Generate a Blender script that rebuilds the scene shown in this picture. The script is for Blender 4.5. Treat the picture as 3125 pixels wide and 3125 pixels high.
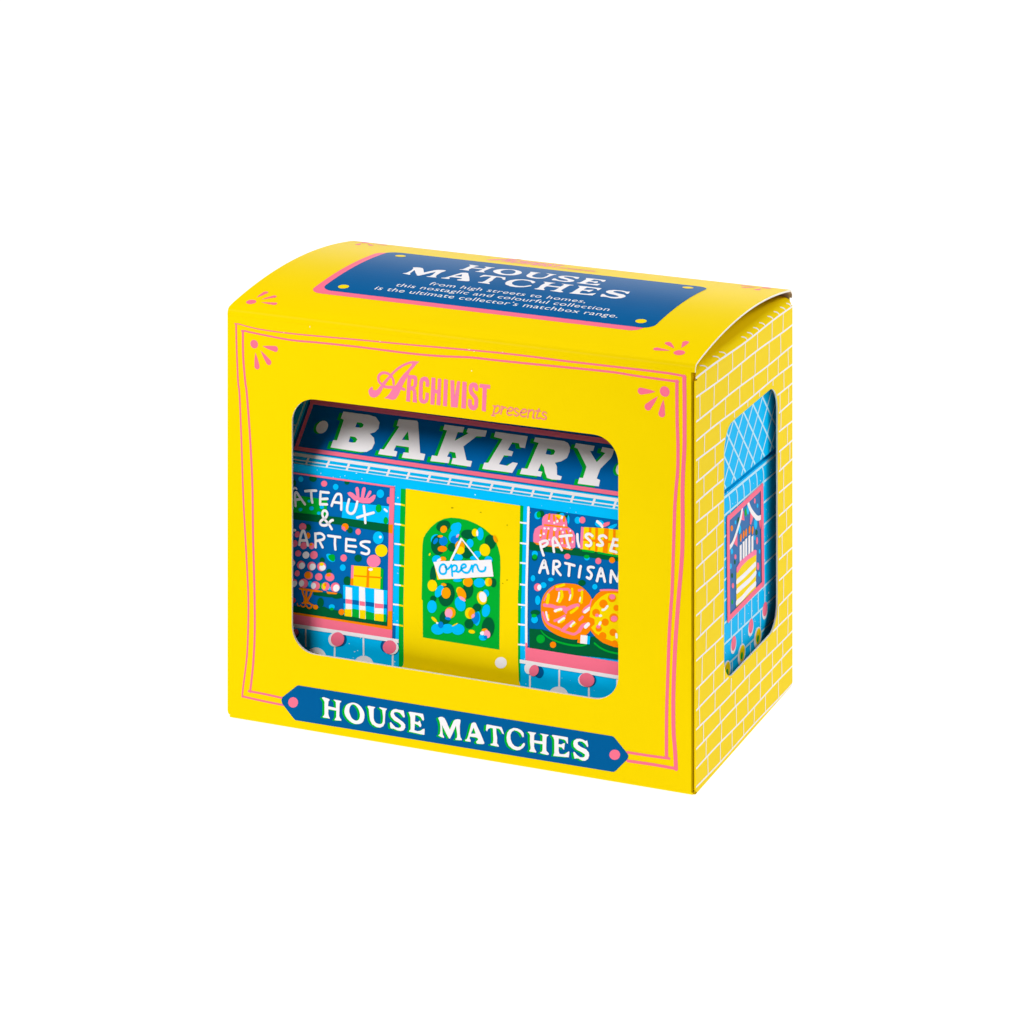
# Printed window carton holding a bakery-shaped matchbox, on a white table with an added glow.
import bpy, bmesh, math, random
from mathutils import Vector, Matrix
from mathutils.geometry import tessellate_polygon

scene = bpy.context.scene
for o in list(bpy.data.objects):
    bpy.data.objects.remove(o)

# ------------------------------------------------------------------ camera, light, exposure
S = 0.1                                   # carton height 1.0 -> 0.10 m
W, D = 1.2198, 0.7326                     # carton width and depth in carton heights
AZ, YAW, DIST, CZ = 0.4138, 0.3965, 7.9602, 3.1753
FPX, SHIFT = 10161.05, -3309.03           # focal length / lens shift measured in photograph pixels (3125 px)
CAM = Vector((W * .5 + DIST * math.sin(AZ), -DIST * math.cos(AZ), CZ))
FWD = Vector((-math.sin(YAW), math.cos(YAW), 0)); RGT = Vector((math.cos(YAW), math.sin(YAW), 0)); UPV = Vector((0, 0, 1))

cd = bpy.data.cameras.new('camera'); cam = bpy.data.objects.new('camera', cd)
scene.collection.objects.link(cam); scene.camera = cam
cam.location = CAM * S
cam.rotation_euler = (math.radians(90), 0, YAW)
cd.sensor_width = 36; cd.sensor_fit = 'HORIZONTAL'
cd.lens = FPX / 3125 * 36
cd.shift_y = SHIFT / 3125                 # view camera with a falling front: verticals stay vertical
cd.clip_start = 0.01; cd.clip_end = 100

world = bpy.data.worlds.new('World'); scene.world = world; world.use_nodes = True
bg = world.node_tree.nodes['Background']
bg.inputs['Color'].default_value = (1, 1, 1, 1); bg.inputs['Strength'].default_value = 0.06   # dim white studio tent

def softbox(name, loc, target, sx, sy, power):
    ld = bpy.data.lights.new(name, 'AREA'); ld.shape = 'RECTANGLE'; ld.size = sx; ld.size_y = sy; ld.energy = power
    ob = bpy.data.objects.new(name, ld); scene.collection.objects.link(ob)
    ob.location = loc
    ob.rotation_euler = (Vector(target) - Vector(loc)).to_track_quat('-Z', 'Y').to_euler()
    return ob
softbox('key_softbox', (-0.165, -0.40, 0.45), (0.045, 0.0, 0.07), 0.22, 0.22, 3.05)
softbox('added_top_fill', (0.10, 0.30, 0.95), (0.06, 0.04, 0.10), 0.6, 0.6, 2.3)  # unseen overhead fill, added to brighten the lid
softbox('side_softbox', (0.56, 0.36, 0.42), (0.12, 0.04, 0.06), 0.22, 0.22, 2.6)
softbox('added_rear_light', (-0.45, 1.55, 0.24), (0.06, 0.05, 0.10), 1.8, 0.3, 4.2)  # unseen low lamp, added to put a sheen on the back of the lid

scene.view_settings.view_transform = 'Standard'
scene.view_settings.look = 'None'
scene.view_settings.exposure = 0.0
scene.view_settings.gamma = 1.0
scene.view_settings.use_curve_mapping = False
TABLE_GLOW = 1.0  # added emission: whitens the ground and hides the carton's shadow

# ------------------------------------------------------------------ materials
def lin(c):
    c /= 255
    return c / 12.92 if c <= .04045 else ((c + .055) / 1.055) ** 2.4
def hexcol(h):
    return tuple(lin(int(h[i:i + 2], 16)) for i in (1, 3, 5)) + (1,)
MATS = {}
def ink(name, h, rough=.34, spec=.015, vary=.05, speck=0.0, bump=.04, speckcol='#E8EEF4'):
    if name in MATS: return MATS[name]
    m = bpy.data.materials.new(name); m.use_nodes = True; nt = m.node_tree
    b = nt.nodes['Principled BSDF']
    b.inputs['Roughness'].default_value = rough
    b.inputs['Specular IOR Level'].default_value = spec
    geo = nt.nodes.new('ShaderNodeNewGeometry')
    n1 = nt.nodes.new('ShaderNodeTexNoise'); n1.inputs['Scale'].default_value = 90; n1.inputs['Detail'].default_value = 3
    nt.links.new(geo.outputs['Position'], n1.inputs['Vector'])
    mix = nt.nodes.new('ShaderNodeMix'); mix.data_type = 'RGBA'
    c = hexcol(h)
    mix.inputs['A'].default_value = tuple(min(1, x * (1 - vary)) for x in c[:3]) + (1,)
    mix.inputs['B'].default_value = tuple(min(1, x * (1 + vary)) for x in c[:3]) + (1,)
    nt.links.new(n1.outputs['Fac'], mix.inputs['Factor'])
    out = mix.outputs['Result']
    if speck:
        n3 = nt.nodes.new('ShaderNodeTexNoise'); n3.inputs['Scale'].default_value = 1100; n3.inputs['Detail'].default_value = 1
        nt.links.new(geo.outputs['Position'], n3.inputs['Vector'])
        r = nt.nodes.new('ShaderNodeMapRange'); r.inputs['From Min'].default_value = speck; r.inputs['From Max'].default_value = speck + .04
        nt.links.new(n3.outputs['Fac'], r.inputs['Value'])
        m2 = nt.nodes.new('ShaderNodeMix'); m2.data_type = 'RGBA'
        nt.links.new(r.outputs['Result'], m2.inputs['Factor']); nt.links.new(out, m2.inputs['A'])
        m2.inputs['B'].default_value = hexcol(speckcol); out = m2.outputs['Result']
    nt.links.new(out, b.inputs['Base Color'])
    n2 = nt.nodes.new('ShaderNodeTexNoise'); n2.inputs['Scale'].default_value = 1400; n2.inputs['Detail'].default_value = 2
    nt.links.new(geo.outputs['Position'], n2.inputs['Vector'])
    bp = nt.nodes.new('ShaderNodeBump'); bp.inputs['Strength'].default_value = bump; bp.inputs['Distance'].default_value = .0002
    nt.links.new(n2.outputs['Fac'], bp.inputs['Height']); nt.links.new(bp.outputs['Normal'], b.inputs['Normal'])
    MATS[name] = m
    return m
YEL = ink('yellow_card', '#F6D500', vary=.02)
WHT = ink('white_ink', '#F4F0F2'); CUT = ink('cut_card_edge', '#F6F1E6', rough=.8, spec=.1)
RAW = ink('raw_board', '#C0A68A', rough=.9, spec=.1)
PNK = ink('pink_ink', '#FF7490'); LPK = ink('pale_pink_ink', '#FF7FA6')
BLU = ink('deep_blue_ink', '#005C98'); NVY = ink('shop_blue_ink', '#0065AC')
SKY = ink('sky_blue_ink', '#00BCF8', speck=.735); SKP = ink('plain_sky_ink', '#00BCF8')
GRN = ink('green_ink', '#00AC30'); DGR = ink('dark_green_ink', '#005E34'); ORG = ink('orange_ink', '#FF8800')
AMB = ink('amber_ink', '#FFA000'); MID = ink('mid_blue_ink', '#0080D8'); RED = ink('red_ink', '#F8404A')
SLT = ink('slate_blue_ink', '#3A72AE'); PAL = ink('pale_blue_line_ink', '#BDE9FA'); OYL = ink('yellow_ink', '#F8D800')
CRM = ink('cream_line_ink', '#FFF3C4'); BSH = ink('blush_ink', '#FFA0C0')

# ------------------------------------------------------------------ objects and surfaces
def new_obj(name, verts, faces, mats, parent, root, label=None, matidx=None, smooth=False):
    """verts are in carton units; they are stored in the root's own frame."""
    me = bpy.data.meshes.new(name)
    inv = root['_inv'] if isinstance(root, dict) else Matrix.Identity(4)
    me.from_pydata([inv @ (Vector(v) * S) for v in verts], [], faces)
    for m in (mats if isinstance(mats, (list, tuple)) else [mats]): me.materials.append(m)
    if matidx:
        for p, i in zip(me.polygons, matidx): p.material_index = i
    if smooth:
        for p in me.polygons: p.use_smooth = True
    me.update()
    ob = bpy.data.objects.new(name, me); scene.collection.objects.link(ob)
    if parent is not None: ob.parent = parent
    if label: ob['label'] = label
    return ob
def thing(name, label, cat, loc, rz=0):
    e = bpy.data.objects.new(name, None); scene.collection.objects.link(e)
    e.empty_display_size = .02
    e.location = Vector(loc) * S; e.rotation_euler = (0, 0, rz); e['label'] = label; e['category'] = cat
    mat = Matrix.Translation(Vector(loc) * S) @ Matrix.Rotation(rz, 4, 'Z')
    return e, {'_inv': mat.inverted(), 'mat': mat}

LAYER = 0.00028                           # one layer of ink, in carton heights (about 0.03 mm)
# photograph windows the artwork was measured in: x0, y0, photo pixels per measured unit
REG = dict(A1=(660, 700, .310559), A2=(1250, 700, .310559), A3=(1850, 700, .310559), A4=(660, 1200, .310559),
           A5=(1250, 1200, .310559), A6=(1850, 1200, .310559), A7=(660, 1800, .310559), A8=(1250, 1800, .310559),
           A9=(1850, 1800, .362319), L1=(1110, 1080, .15528), L2=(1390, 1130, .15528), H1=(970, 2110, .15528),
           H2=(1250, 2150, .15528), H3=(1530, 2190, .15528), T1=(1180, 770, .20704), T2=(1560, 800, .22774),
           T3=(940, 740, .15528), W1=(885, 1430, .186335), W2=(885, 1680, .186335), D1=(1280, 1570, .134576),
           D2=(1280, 1770, .134576), P1=(1600, 1540, .15528), P2=(1600, 1770, .15528), G1=(2200, 1400, .181159),
           G2=(2190, 1720, .191431))
def sight(reg, x, y):
    x0, y0, s = REG[reg]; px, py = x0 + x * s, y0 + y * s
    return FWD + RGT * ((px - 1562.5) / FPX) - UPV * ((py - 1562.5 - SHIFT) / FPX)
class Flat:
    """A flat printed face: rectifies measured artwork to its own u,v and places it there."""
    def __init__(s, o, eu, ev, n, root):
        s.o, s.eu, s.ev, s.n, s.root = Vector(o), Vector(eu), Vector(ev), Vector(n), root
    def uv(s, reg, x, y):
        d = sight(reg, x, y); p = CAM + d * ((s.o - CAM).dot(s.n) / d.dot(s.n)) - s.o
        return (p.dot(s.eu), p.dot(s.ev))
    def at(s, u, v, off=0): return s.o + s.eu * u + s.ev * v + s.n * off
    cuts = None
def top_h(x, y):
    t = y / D
    return 1.010 - .0085 * x / W + .034 * 4 * t * (1 - t)
class Bowed:
    def __init__(s, root): s.root = root
    def uv(s, reg, x, y):
        d = sight(reg, x, y); t = (1 - CAM.z) / d.z
        for i in range(50):
            p = CAM + d * t; t += (top_h(p.x, p.y) - p.z) / d.z * .7
        return (p.x, p.y)
    def at(s, u, v, off=0): return Vector((u, v, top_h(u, v) + off))
    cuts = [D * i / 36 for i in range(1, 36)]
SZ, SR = .962, .022                       # side panel: straight to SZ, then rolls inward
class Side(Flat):
    def at(s, u, v, off=0):
        if v <= SZ: return Vector((W + off, u, v))
        a = min((v - SZ) / SR, 1.35); r = SR + off
        return Vector((W - SR + r * math.cos(a), u, SZ + r * math.sin(a)))

def catmull(p, closed=True, n=4):
    out = []; m = len(p)
    for i in range(m if closed else m - 1):
        g = (lambda k: p[k % m]) if closed else (lambda k: p[max(0, min(m - 1, k))])
        a, b, c, d = g(i - 1), g(i), g(i + 1), g(i + 2)
        for j in range(n):
            t = j / n
            out.append(tuple(.5 * (2 * b[k] + (c[k] - a[k]) * t + (2 * a[k] - 5 * b[k] + 4 * c[k] - d[k]) * t * t
                                   + (3 * b[k] - a[k] - 3 * c[k] + d[k]) * t ** 3) for k in range(len(b))))
    if not closed: out.append(tuple(p[-1]))
    return out
def fill(outer, holes=()):
    loops = [outer] + list(holes); flat = [p for l in loops for p in l]
    tris = tessellate_polygon([[Vector((x, y, 0)) for x, y in l] for l in loops])
    return flat, [tuple(t) for t in tris]
def strip(pts, w, caps=True, smooth=True):
    """a pen stroke in u,v: pts, width (number or list)"""
    ws = list(w) if isinstance(w, (list, tuple)) else [w] * len(pts)
    q = [(p[0], p[1], x) for p, x in zip(pts, ws)]
    if smooth and len(q) > 2: q = catmull(q, False, 5)
    V = []; F = []; n = len(q); nor = []
    for i in range(n):
        a, b = q[max(0, i - 1)], q[min(n - 1, i + 1)]
        dx, dy = b[0] - a[0], b[1] - a[1]; l = math.hypot(dx, dy) or 1e-9
        nor.append((-dy / l, dx / l))
    for i in range(n):
        h = q[i][2] / 2
        V += [(q[i][0] + nor[i][0] * h, q[i][1] + nor[i][1] * h), (q[i][0] - nor[i][0] * h, q[i][1] - nor[i][1] * h)]
    for i in range(n - 1): F.append((2 * i, 2 * i + 1, 2 * i + 3, 2 * i + 2))
    if caps:
        for i, sg in ((0, -1), (n - 1, 1)):
            h = q[i][2] / 2; nx, ny = nor[i]; tx, ty = ny * sg, -nx * sg; base = len(V)
            for k in range(1, 6):
                a = math.pi * k / 6
                V.append((q[i][0] + (nx * math.cos(a) + tx * math.sin(a)) * h, q[i][1] + (ny * math.cos(a) + ty * math.sin(a)) * h))
            F.append((2 * i,) + tuple(range(base, base + 5)) + (2 * i + 1,))
    return V, F
def oval(c, rx, ry=None, rot=0, n=20):
    ry = rx if ry is None else ry; ca, sa = math.cos(rot), math.sin(rot)
    return [(c[0] + rx * math.cos(2 * math.pi * i / n) * ca - ry * math.sin(2 * math.pi * i / n) * sa,
             c[1] + rx * math.cos(2 * math.pi * i / n) * sa + ry * math.sin(2 * math.pi * i / n) * ca) for i in range(n)]
def put(name, surf, pieces, mat, layer, parent, label=None):
    """pieces: list of (verts2d, faces); each sits a hair above the one before"""
    V = []; F = []
    for k, (vs, fs) in enumerate(pieces):
        off = LAYER * layer + k * 2.2e-5
        if surf.cuts:
            bm = bmesh.new(); bv = [bm.verts.new((x, y, 0)) for x, y in vs]
            for f in fs:
                try: bm.faces.new([bv[i] for i in f])
                except ValueError: pass
            lo, hi = min(v[1] for v in vs), max(v[1] for v in vs)
            for c in surf.cuts:
                if lo < c < hi:
                    bmesh.ops.bisect_plane(bm, geom=bm.verts[:] + bm.edges[:] + bm.faces[:], plane_co=(0, c, 0), plane_no=(0, 1, 0))
            bm.verts.index_update(); vs = [(v.co.x, v.co.y) for v in bm.verts]; fs = [tuple(v.index for v in f.verts) for f in bm.faces]
            bm.free()
        b = len(V)
        V += [surf.at(x, y, off) for x, y in vs]
        F += [tuple(i + b for i in f) for f in fs]
    return new_obj(name, V, F, mat, parent, surf.root, label)
def P(surf, *chunks):
    """('A4', (x,y), (x,y) ..., 'A5', (x,y)...) -> u,v list"""
    out = []; reg = None
    for c in chunks:
        if isinstance(c, str): reg = c
        else: out.append(surf.uv(reg, *c))
    return out
def poly(name, surf, mat, layer, parent, pts, holes=(), smooth=False, label=None, shift=(0, 0)):
    f = (lambda l: catmull(l)) if smooth else (lambda l: l)
    sh = lambda l: [(x + shift[0], y + shift[1]) for x, y in l]
    return put(name, surf, [fill(sh(f(pts)), [sh(f(h)) for h in holes])], mat, layer, parent, label)
def pen(name, surf, mat, layer, parent, lines, w, label=None, caps=True, smooth=True):
    return put(name, surf, [strip(l, w, caps, smooth) for l in lines], mat, layer, parent, label)
def dot(name, surf, mat, layer, parent, reg, x, y, rx, ry=None, rot=0):
    ry = rx if ry is None else ry
    return poly(name, surf, mat, layer, parent, [surf.uv(reg, *q) for q in oval((x, y), rx, ry, rot)])
def drop(tip, end, w):
    tx, ty = end[0] - tip[0], end[1] - tip[1]; l = math.hypot(tx, ty); tx /= l; ty /= l; nx, ny = -ty, tx; r = w / 2
    c = (end[0] - tx * r, end[1] - ty * r)
    pts = [tip]
    pts.append((tip[0] + tx * l * .35 + nx * r * .55, tip[1] + ty * l * .35 + ny * r * .55))
    for k in range(0, 9):
        a = math.pi / 2 - math.pi * k / 8
        pts.append((c[0] + nx * math.sin(a) * r + tx * math.cos(a) * r, c[1] + ny * math.sin(a) * r + ty * math.cos(a) * r))
    pts.append((tip[0] + tx * l * .35 - nx * r * .55, tip[1] + ty * l * .35 - ny * r * .55))
    return pts
def rrect(x0, y0, x1, y1, r, n=8):
    pts = []
    for cx, cy, a0 in ((x1 - r, y1 - r, 0), (x0 + r, y1 - r, 90), (x0 + r, y0 + r, 180), (x1 - r, y0 + r, 270)):
        for k in range(n + 1):
            a = math.radians(a0 + 90 * k / n); pts.append((cx + r * math.cos(a), cy + r * math.sin(a)))
    return pts

# ------------------------------------------------------------------ the table, given a made-up glow to stay white and shadowless
tm = bpy.data.materials.new('added_glow_white'); tm.use_nodes = True
b = tm.node_tree.nodes['Principled BSDF']; b.inputs['Base Color'].default_value = (.3, .3, .3, 1); b.inputs['Roughness'].default_value = .9
b.inputs['Specular IOR Level'].default_value = 0
b.inputs['Emission Color'].default_value = (1, 1, 1, 1); b.inputs['Emission Strength'].default_value = TABLE_GLOW
tc = Vector((W / 2, D / 2, -.004))
table = new_obj('glowing_table', [tc + RGT * r + FWD * f for r, f in ((-9, -2.9), (9, -2.9), (9, 13.5), (-9, 13.5))], [(0, 1, 2, 3)], tm, None, None)
table['kind'] = 'structure'; table['label'] = 'plain white product table with an added glow'

# ------------------------------------------------------------------ carton
carton, CR = thing('window_carton', 'yellow printed cardboard carton with rounded cut-out windows and a bowed lid', 'box', (W / 2, D / 2, 0))
front = Flat((0, 0, 0), (1, 0, 0), (0, 0, 1), (0, -1, 0), CR)
side = Side((W, 0, 0), (0, 1, 0), (0, 0, 1), (1, 0, 0), CR)
lid = Bowed(CR)
TH = .007
def panel(name, outer, hole, to3, thick, parent, label=None):
    """card sheet with printed face, raw back and white cut edges"""
    loops = [outer] + ([hole] if hole else [])
    flat, tris = fill(outer, [hole] if hole else [])
    n = len(flat)
    V = [to3(x, y, 0) for x, y in flat] + [to3(x, y, thick) for x, y in flat]
    F = list(tris) + [tuple(i + n for i in reversed(t)) for t in tris]; M = [0] * len(tris) + [1] * len(tris)
    b = 0
    for li, l in enumerate(loops):
        for i in range(len(l)):
            j = (i + 1) % len(l); F.append((b + i, b + j, n + b + j, n + b + i)); M.append(2 if li else 0)
        b += len(l)
    return new_obj(name, V, F, [YEL, RAW, CUT], parent, CR, label, M)
tb = lambda x: 1.005 - .0085 * x / W
FX = W - .0100
fp = panel('front_panel', [(0, .019), (.0012, .0135), (.0035, .0100), (.008, .008), (FX, .008), (FX, tb(FX) - .009), (0, tb(0) - .009)], rrect(.1765, .1895, 1.029, .8105, .062, 10),
           lambda x, z, t: Vector((x, t, z)), TH, carton, 'front panel with large rounded window')
sp = panel('side_panel', [(.0045, .014), (.007, .0085), (.012, .006), (D - .006, .006), (D, .012), (D, SZ), (.0045, SZ)], rrect(.205, .1905, .612, .797, .062, 10),
           lambda y, z, t: Vector((W - t, y, z)), .004, carton, 'end panel with tall rounded window')
panel('side_panel', [(TH + .001, .006), (D, .006), (D, .985), (TH + .001, .985)], None,
      lambda y, z, t: Vector((t, y, z)), TH, carton)
panel('back_panel', [(TH, .006), (W - TH, .006), (W - TH, .995), (TH, .995)], None, lambda x, z, t: Vector((x, D - t, z)), TH, carton)
panel('bottom_panel', [(.003, .010), (W - .003, .010), (W - .003, D - .002), (.003, D - .002)], None, lambda x, y, t: Vector((x, y, t)), TH, carton)
# rounded bottom folds
def fold(name, prof, p0, p1, along, mat=YEL):
    V = []; F = []; n = len(prof)
    for k in (p0, p1):
        for a, z in prof: V.append(along(k, a, z))
    for i in range(n - 1): F.append((i, i + 1, n + i + 1, n + i))
    return new_obj(name, V, F, mat, carton, CR, smooth=True)
arc = [(.008 - .008 * math.cos(math.radians(a)), .008 - .008 * math.sin(math.radians(a))) for a in range(0, 91, 15)]
fold('bottom_fold', arc, .0055, W - .006, lambda k, a, z: Vector((k, a, z)))
arc2 = [(.006 - .006 * math.cos(math.radians(a)), .006 - .006 * math.sin(math.radians(a))) for a in range(0, 91, 15)]
fold('bottom_fold', arc2, .010, D - .004, lambda k, a, z: Vector((W - a, k, z)))
# scored corner crease: a V groove between front and end panels
V = []
for z in (.009, tb(W) - .006):
    for x, y in ((FX, -.0002), (FX + .0010, .004), (FX + .0030, .015), (W - .0016, .010), (W, .0045)): V.append((x, y, z))
new_obj('corner_crease', V, [(i, i + 1, 5 + i + 1, 5 + i) for i in range(4)], YEL, carton, CR)
# bowed lid, front and back folds in one sheet
def lid_profile(x):
    pr = [(-.0003, tb(x) - .0135), (-.0003, tb(x) - .011), (0, tb(x) - .009)]
    for a in range(15, 90, 15):
        pr.append((.014 - .014 * math.cos(math.radians(a)), tb(x) - .009 + (.0165) * math.sin(math.radians(a)) * .93))
    for i in range(1, 49):
        y = .014 + (D - .028) * i / 48; pr.append((y, top_h(x, y)))
    pr += [(D - .006, top_h(x, D) - .003), (D - .0008, top_h(x, D) - .010), (D, top_h(x, D) - .02)]
    return pr
LTH = .0045; NX = 12; V = []; F = []; M = []
npf = len(lid_profile(0))
for layer in (0, 1):
    for i in range(NX + 1):
        x = W * i / NX
        pr = lid_profile(x)
        for j, (y, z) in enumerate(pr):
            a, c = pr[max(0, j - 1)], pr[min(npf - 1, j + 1)]
            ty, tz = c[0] - a[0], c[1] - a[1]; l = math.hypot(ty, tz)
            V.append((x, y + tz / l * LTH * layer, z - ty / l * LTH * layer))
N1 = (NX + 1) * npf
for i in range(NX):
    for j in range(npf - 1):
        q = (i * npf + j, (i + 1) * npf + j, (i + 1) * npf + j + 1, i * npf + j + 1)
        F.append(q); M.append(0); F.append(tuple(N1 + k for k in reversed(q))); M.append(1)
for i in (0, NX):
    b0 = len(V)
    V += [V[i * npf + j] for j in range(npf)] + [V[N1 + i * npf + j] for j in range(npf)]
    for j in range(npf - 1):
        F.append((b0 + j, b0 + j + 1, b0 + npf + j + 1, b0 + npf + j)); M.append(2)
lp = new_obj('lid_panel', V, F, [YEL, RAW, CUT], carton, CR, 'bowed lid panel with white cut edge', M, smooth=False)
for p in lp.data.polygons:
    if p.material_index == 0: p.use_smooth = True
# rolled top of the end panel and the dust flap behind the lid edge
prof = [(SR * (1 - math.cos(math.radians(a))), SZ + SR * math.sin(math.radians(a))) for a in range(0, 86, 8)] + [(.05, SZ + SR + .002), (.16, SZ + SR + .004)]
fold('dust_flap', prof, .012, D - .010, lambda k, a, z: Vector((W - a, k, z)))

fold('dust_flap', [(0, .985), (.004, .992), (.06, .996), (.2, 1.0)], .008, D - .004, lambda k, a, z: Vector((a + .001, k, z)))

# --- printed front
BL = .0046
pen('border_line', front, PNK, 1.00, fp, [P(front, 'A1', (195, 930), (200, 1150), (215, 1500), 'A4', (228, 0), (245, 400), (265, 1000), (285, 1400), 'A7', (313, 0), (315, 300), (305, 600), (285, 800), (265, 950), (256, 1050))], BL)
pen('border_line', front, PNK, 1.10, fp, [P(front, 'A1', (262, 1000), (265, 1250), (285, 1500), 'A4', (300, 0), (330, 400), (355, 900), (362, 1400), 'A7', (375, 0), (378, 400), (365, 700), (345, 900), (333, 1002))], .0054)
pen('border_line', front, PNK, 1.20, fp, [P(front, 'A7', (256, 1046), (450, 1090), (655, 1132))], .005)
pen('border_line', front, PNK, 1.30, fp, [P(front, 'A7', (318, 995), (480, 1025), (650, 1063))], .005)
l = P(front, 'A1', (180, 925), (230, 932), (330, 960), (480, 990), (800, 1030), (1400, 1085), 'A2', (0, 1133), (300, 1160), (640, 1190), (900, 1215), (1200, 1250), (1500, 1290), 'A3', (0, 1340), (300, 1375), (600, 1412), (748, 1438))
pen('border_line', front, PNK, 1.40, fp, [l], [.0022 + .0030 * i / (len(l) - 1) for i in range(len(l))])
l = P(front, 'A1', (250, 998), (280, 998), (380, 1020), (720, 1085), (1000, 1112), (1400, 1155), 'A2', (0, 1218), (300, 1245), (600, 1258), (800, 1280), (1200, 1322), 'A3', (0, 1395), (300, 1440), (600, 1482), (708, 1495))
pen('border_line', front, PNK, 1.50, fp, [l], [.0040 + .0012 * i / (len(l) - 1) for i in range(len(l))])
pen('border_line', front, PNK, 1.60, fp, [P(front, 'A3', (768, 1448), (768, 1560), 'A6', (770, 60), (770, 400), (768, 550), (755, 800), (750, 1000), (752, 1300), (745, 1600), 'A9', (615, 0), (600, 200), (580, 500), (568, 800), (565, 1000), (568, 1200), (580, 1350), (588, 1508))], .0096)
pen('border_line', front, PNK, 1.70, fp, [P(front, 'A3', (695, 1490), (695, 1560), 'A6', (695, 60), (698, 300), (705, 500), (703, 750), (690, 900), (675, 1100), (668, 1300), (662, 1500), 'A9', (555, 0), (545, 150), (530, 400), (520, 700), (510, 1000), (508, 1200), (508, 1412))], .0078)
pen('border_line', front, PNK, 1.80, fp, [P(front, 'A9', (180, 1368), (350, 1395), (530, 1420))], .0058)
pen('border_line', front, PNK, 1.90, fp, [P(front, 'A9', (180, 1440), (400, 1472), (588, 1506))], .0066)

def flourish(surf, centre, r, petals, w, mirror=None):
    mir = (lambda p: p) if mirror is None else (lambda p: (p[0], mirror - p[1]))
    d = poly('corner_flourish', surf, PNK, 1, carton, [mir(p) for p in oval(centre, r, r)])
    for a, b2 in petals: poly('petal', surf, PNK, 1, d, [mir(p) for p in drop(a, b2, w)])
f1 = P(front, 'A1', (455, 1148), (606, 1180), (435, 1190), (532, 1328), (385, 1210), (404, 1376))
flourish(front, front.uv('A1', 373, 1127), .0105, list(zip(f1[::2], f1[1::2])), .0145)
f2 = P(front, 'A3', (485, 1595), (310, 1588), (508, 1640), (388, 1768), (563, 1670), (542, 1846))
flourish(front, front.uv('A3', 575, 1593), .0122, list(zip(f2[::2], f2[1::2])), .0165)
t1 = P(lid, 'A1', (395, 672), (500, 612), (440, 690), (592, 655), (438, 717), (597, 734))
t2 = P(lid, 'A3', (670, 1170), (592, 1108), (740, 1165), (792, 1098), (630, 1193), (464, 1172))
for mir in (None, D + .012):
    flourish(lid, lid.uv('A1', 343, 713), .0125, list(zip(t1[::2], t1[1::2])), .014, mir)
    flourish(lid, lid.uv('A3', 718, 1212), .0135, list(zip(t2[::2], t2[1::2])), .016, mir)

plq = poly('title_plaque', front, BLU, 2, carton, P(front, 'A7', (640, 1085), (650, 1055), (790, 945), (805, 938), (820, 940), 'A9', (45, 1231), (62, 1236), (75, 1250), (180, 1380), (188, 1400), (180, 1425), (78, 1526), (60, 1533), (45, 1531), 'A7', (790, 1282), (775, 1278), (760, 1263), (650, 1120)))
dot('plaque_dot', front, PNK, 3, plq, 'A7', 757, 1105, 48, 51); dot('plaque_dot', front, PNK, 3, plq, 'A9', 73, 1388, 45, 43)

GL = {}
GL['H'] = ('H1', [(90, 110), (130, 112), (235, 150), (232, 175), (212, 195), (205, 285), (360, 325), (358, 215), (345, 190), (312, 165), (320, 155), (465, 185), (462, 205), (435, 225), (430, 300), (425, 480), (440, 520), (468, 555), (462, 572), (335, 562), (340, 535), (362, 510), (370, 375), (212, 345), (208, 440), (222, 490), (240, 520), (235, 532), (100, 505), (102, 485), (128, 470), (135, 440), (135, 200), (115, 165), (90, 135)], [], 0)
GL['O'] = ('H1', [(525, 380), (560, 275), (640, 225), (720, 220), (810, 260), (880, 340), (920, 450), (905, 560), (860, 620), (780, 638), (690, 620), (600, 550), (545, 470)], [[(622, 380), (640, 290), (690, 250), (750, 275), (805, 350), (830, 440), (825, 520), (790, 565), (740, 568), (680, 530), (640, 460)]], 1)
GL['U'] = ('H1', [(985, 285), (1000, 278), (1130, 305), (1125, 322), (1105, 335), (1100, 380), (1100, 520), (1115, 580), (1150, 620), (1200, 640), (1255, 635), (1280, 600), (1285, 500), (1270, 360), (1245, 345), (1212, 320), (1218, 305), (1360, 335), (1355, 355), (1335, 375), (1325, 480), (1318, 620), (1290, 680), (1230, 708), (1150, 695), (1070, 640), (1030, 560), (1015, 460), (1005, 345), (985, 310)], [], 0)
GL['S'] = ('H1', [(1680, 370), (1690, 375), (1715, 490), (1700, 512), (1680, 500), (1620, 420), (1560, 400), (1510, 405), (1495, 430), (1520, 480), (1600, 540), (1680, 600), (1720, 650), (1722, 710), (1690, 760), (1630, 775), (1560, 760), (1500, 730), (1440, 725), (1425, 690), (1420, 610), (1440, 600), (1480, 650), (1530, 700), (1590, 715), (1635, 700), (1640, 660), (1600, 620), (1510, 570), (1445, 500), (1430, 440), (1450, 380), (1490, 350), (1540, 342), (1600, 360)], [], 0)
GL['E'] = ('H2', [(-13, 142), (20, 140), (265, 180), (280, 230), (288, 290), (275, 320), (255, 300), (220, 245), (165, 212), (115, 205), (108, 330), (165, 345), (200, 312), (210, 325), (235, 400), (225, 435), (205, 440), (170, 400), (105, 375), (100, 500), (150, 520), (215, 515), (270, 475), (300, 475), (295, 590), (270, 590), (-5, 530), (-5, 512), (20, 490), (25, 440), (20, 250), (5, 200), (-13, 160)], [], 0)
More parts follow.
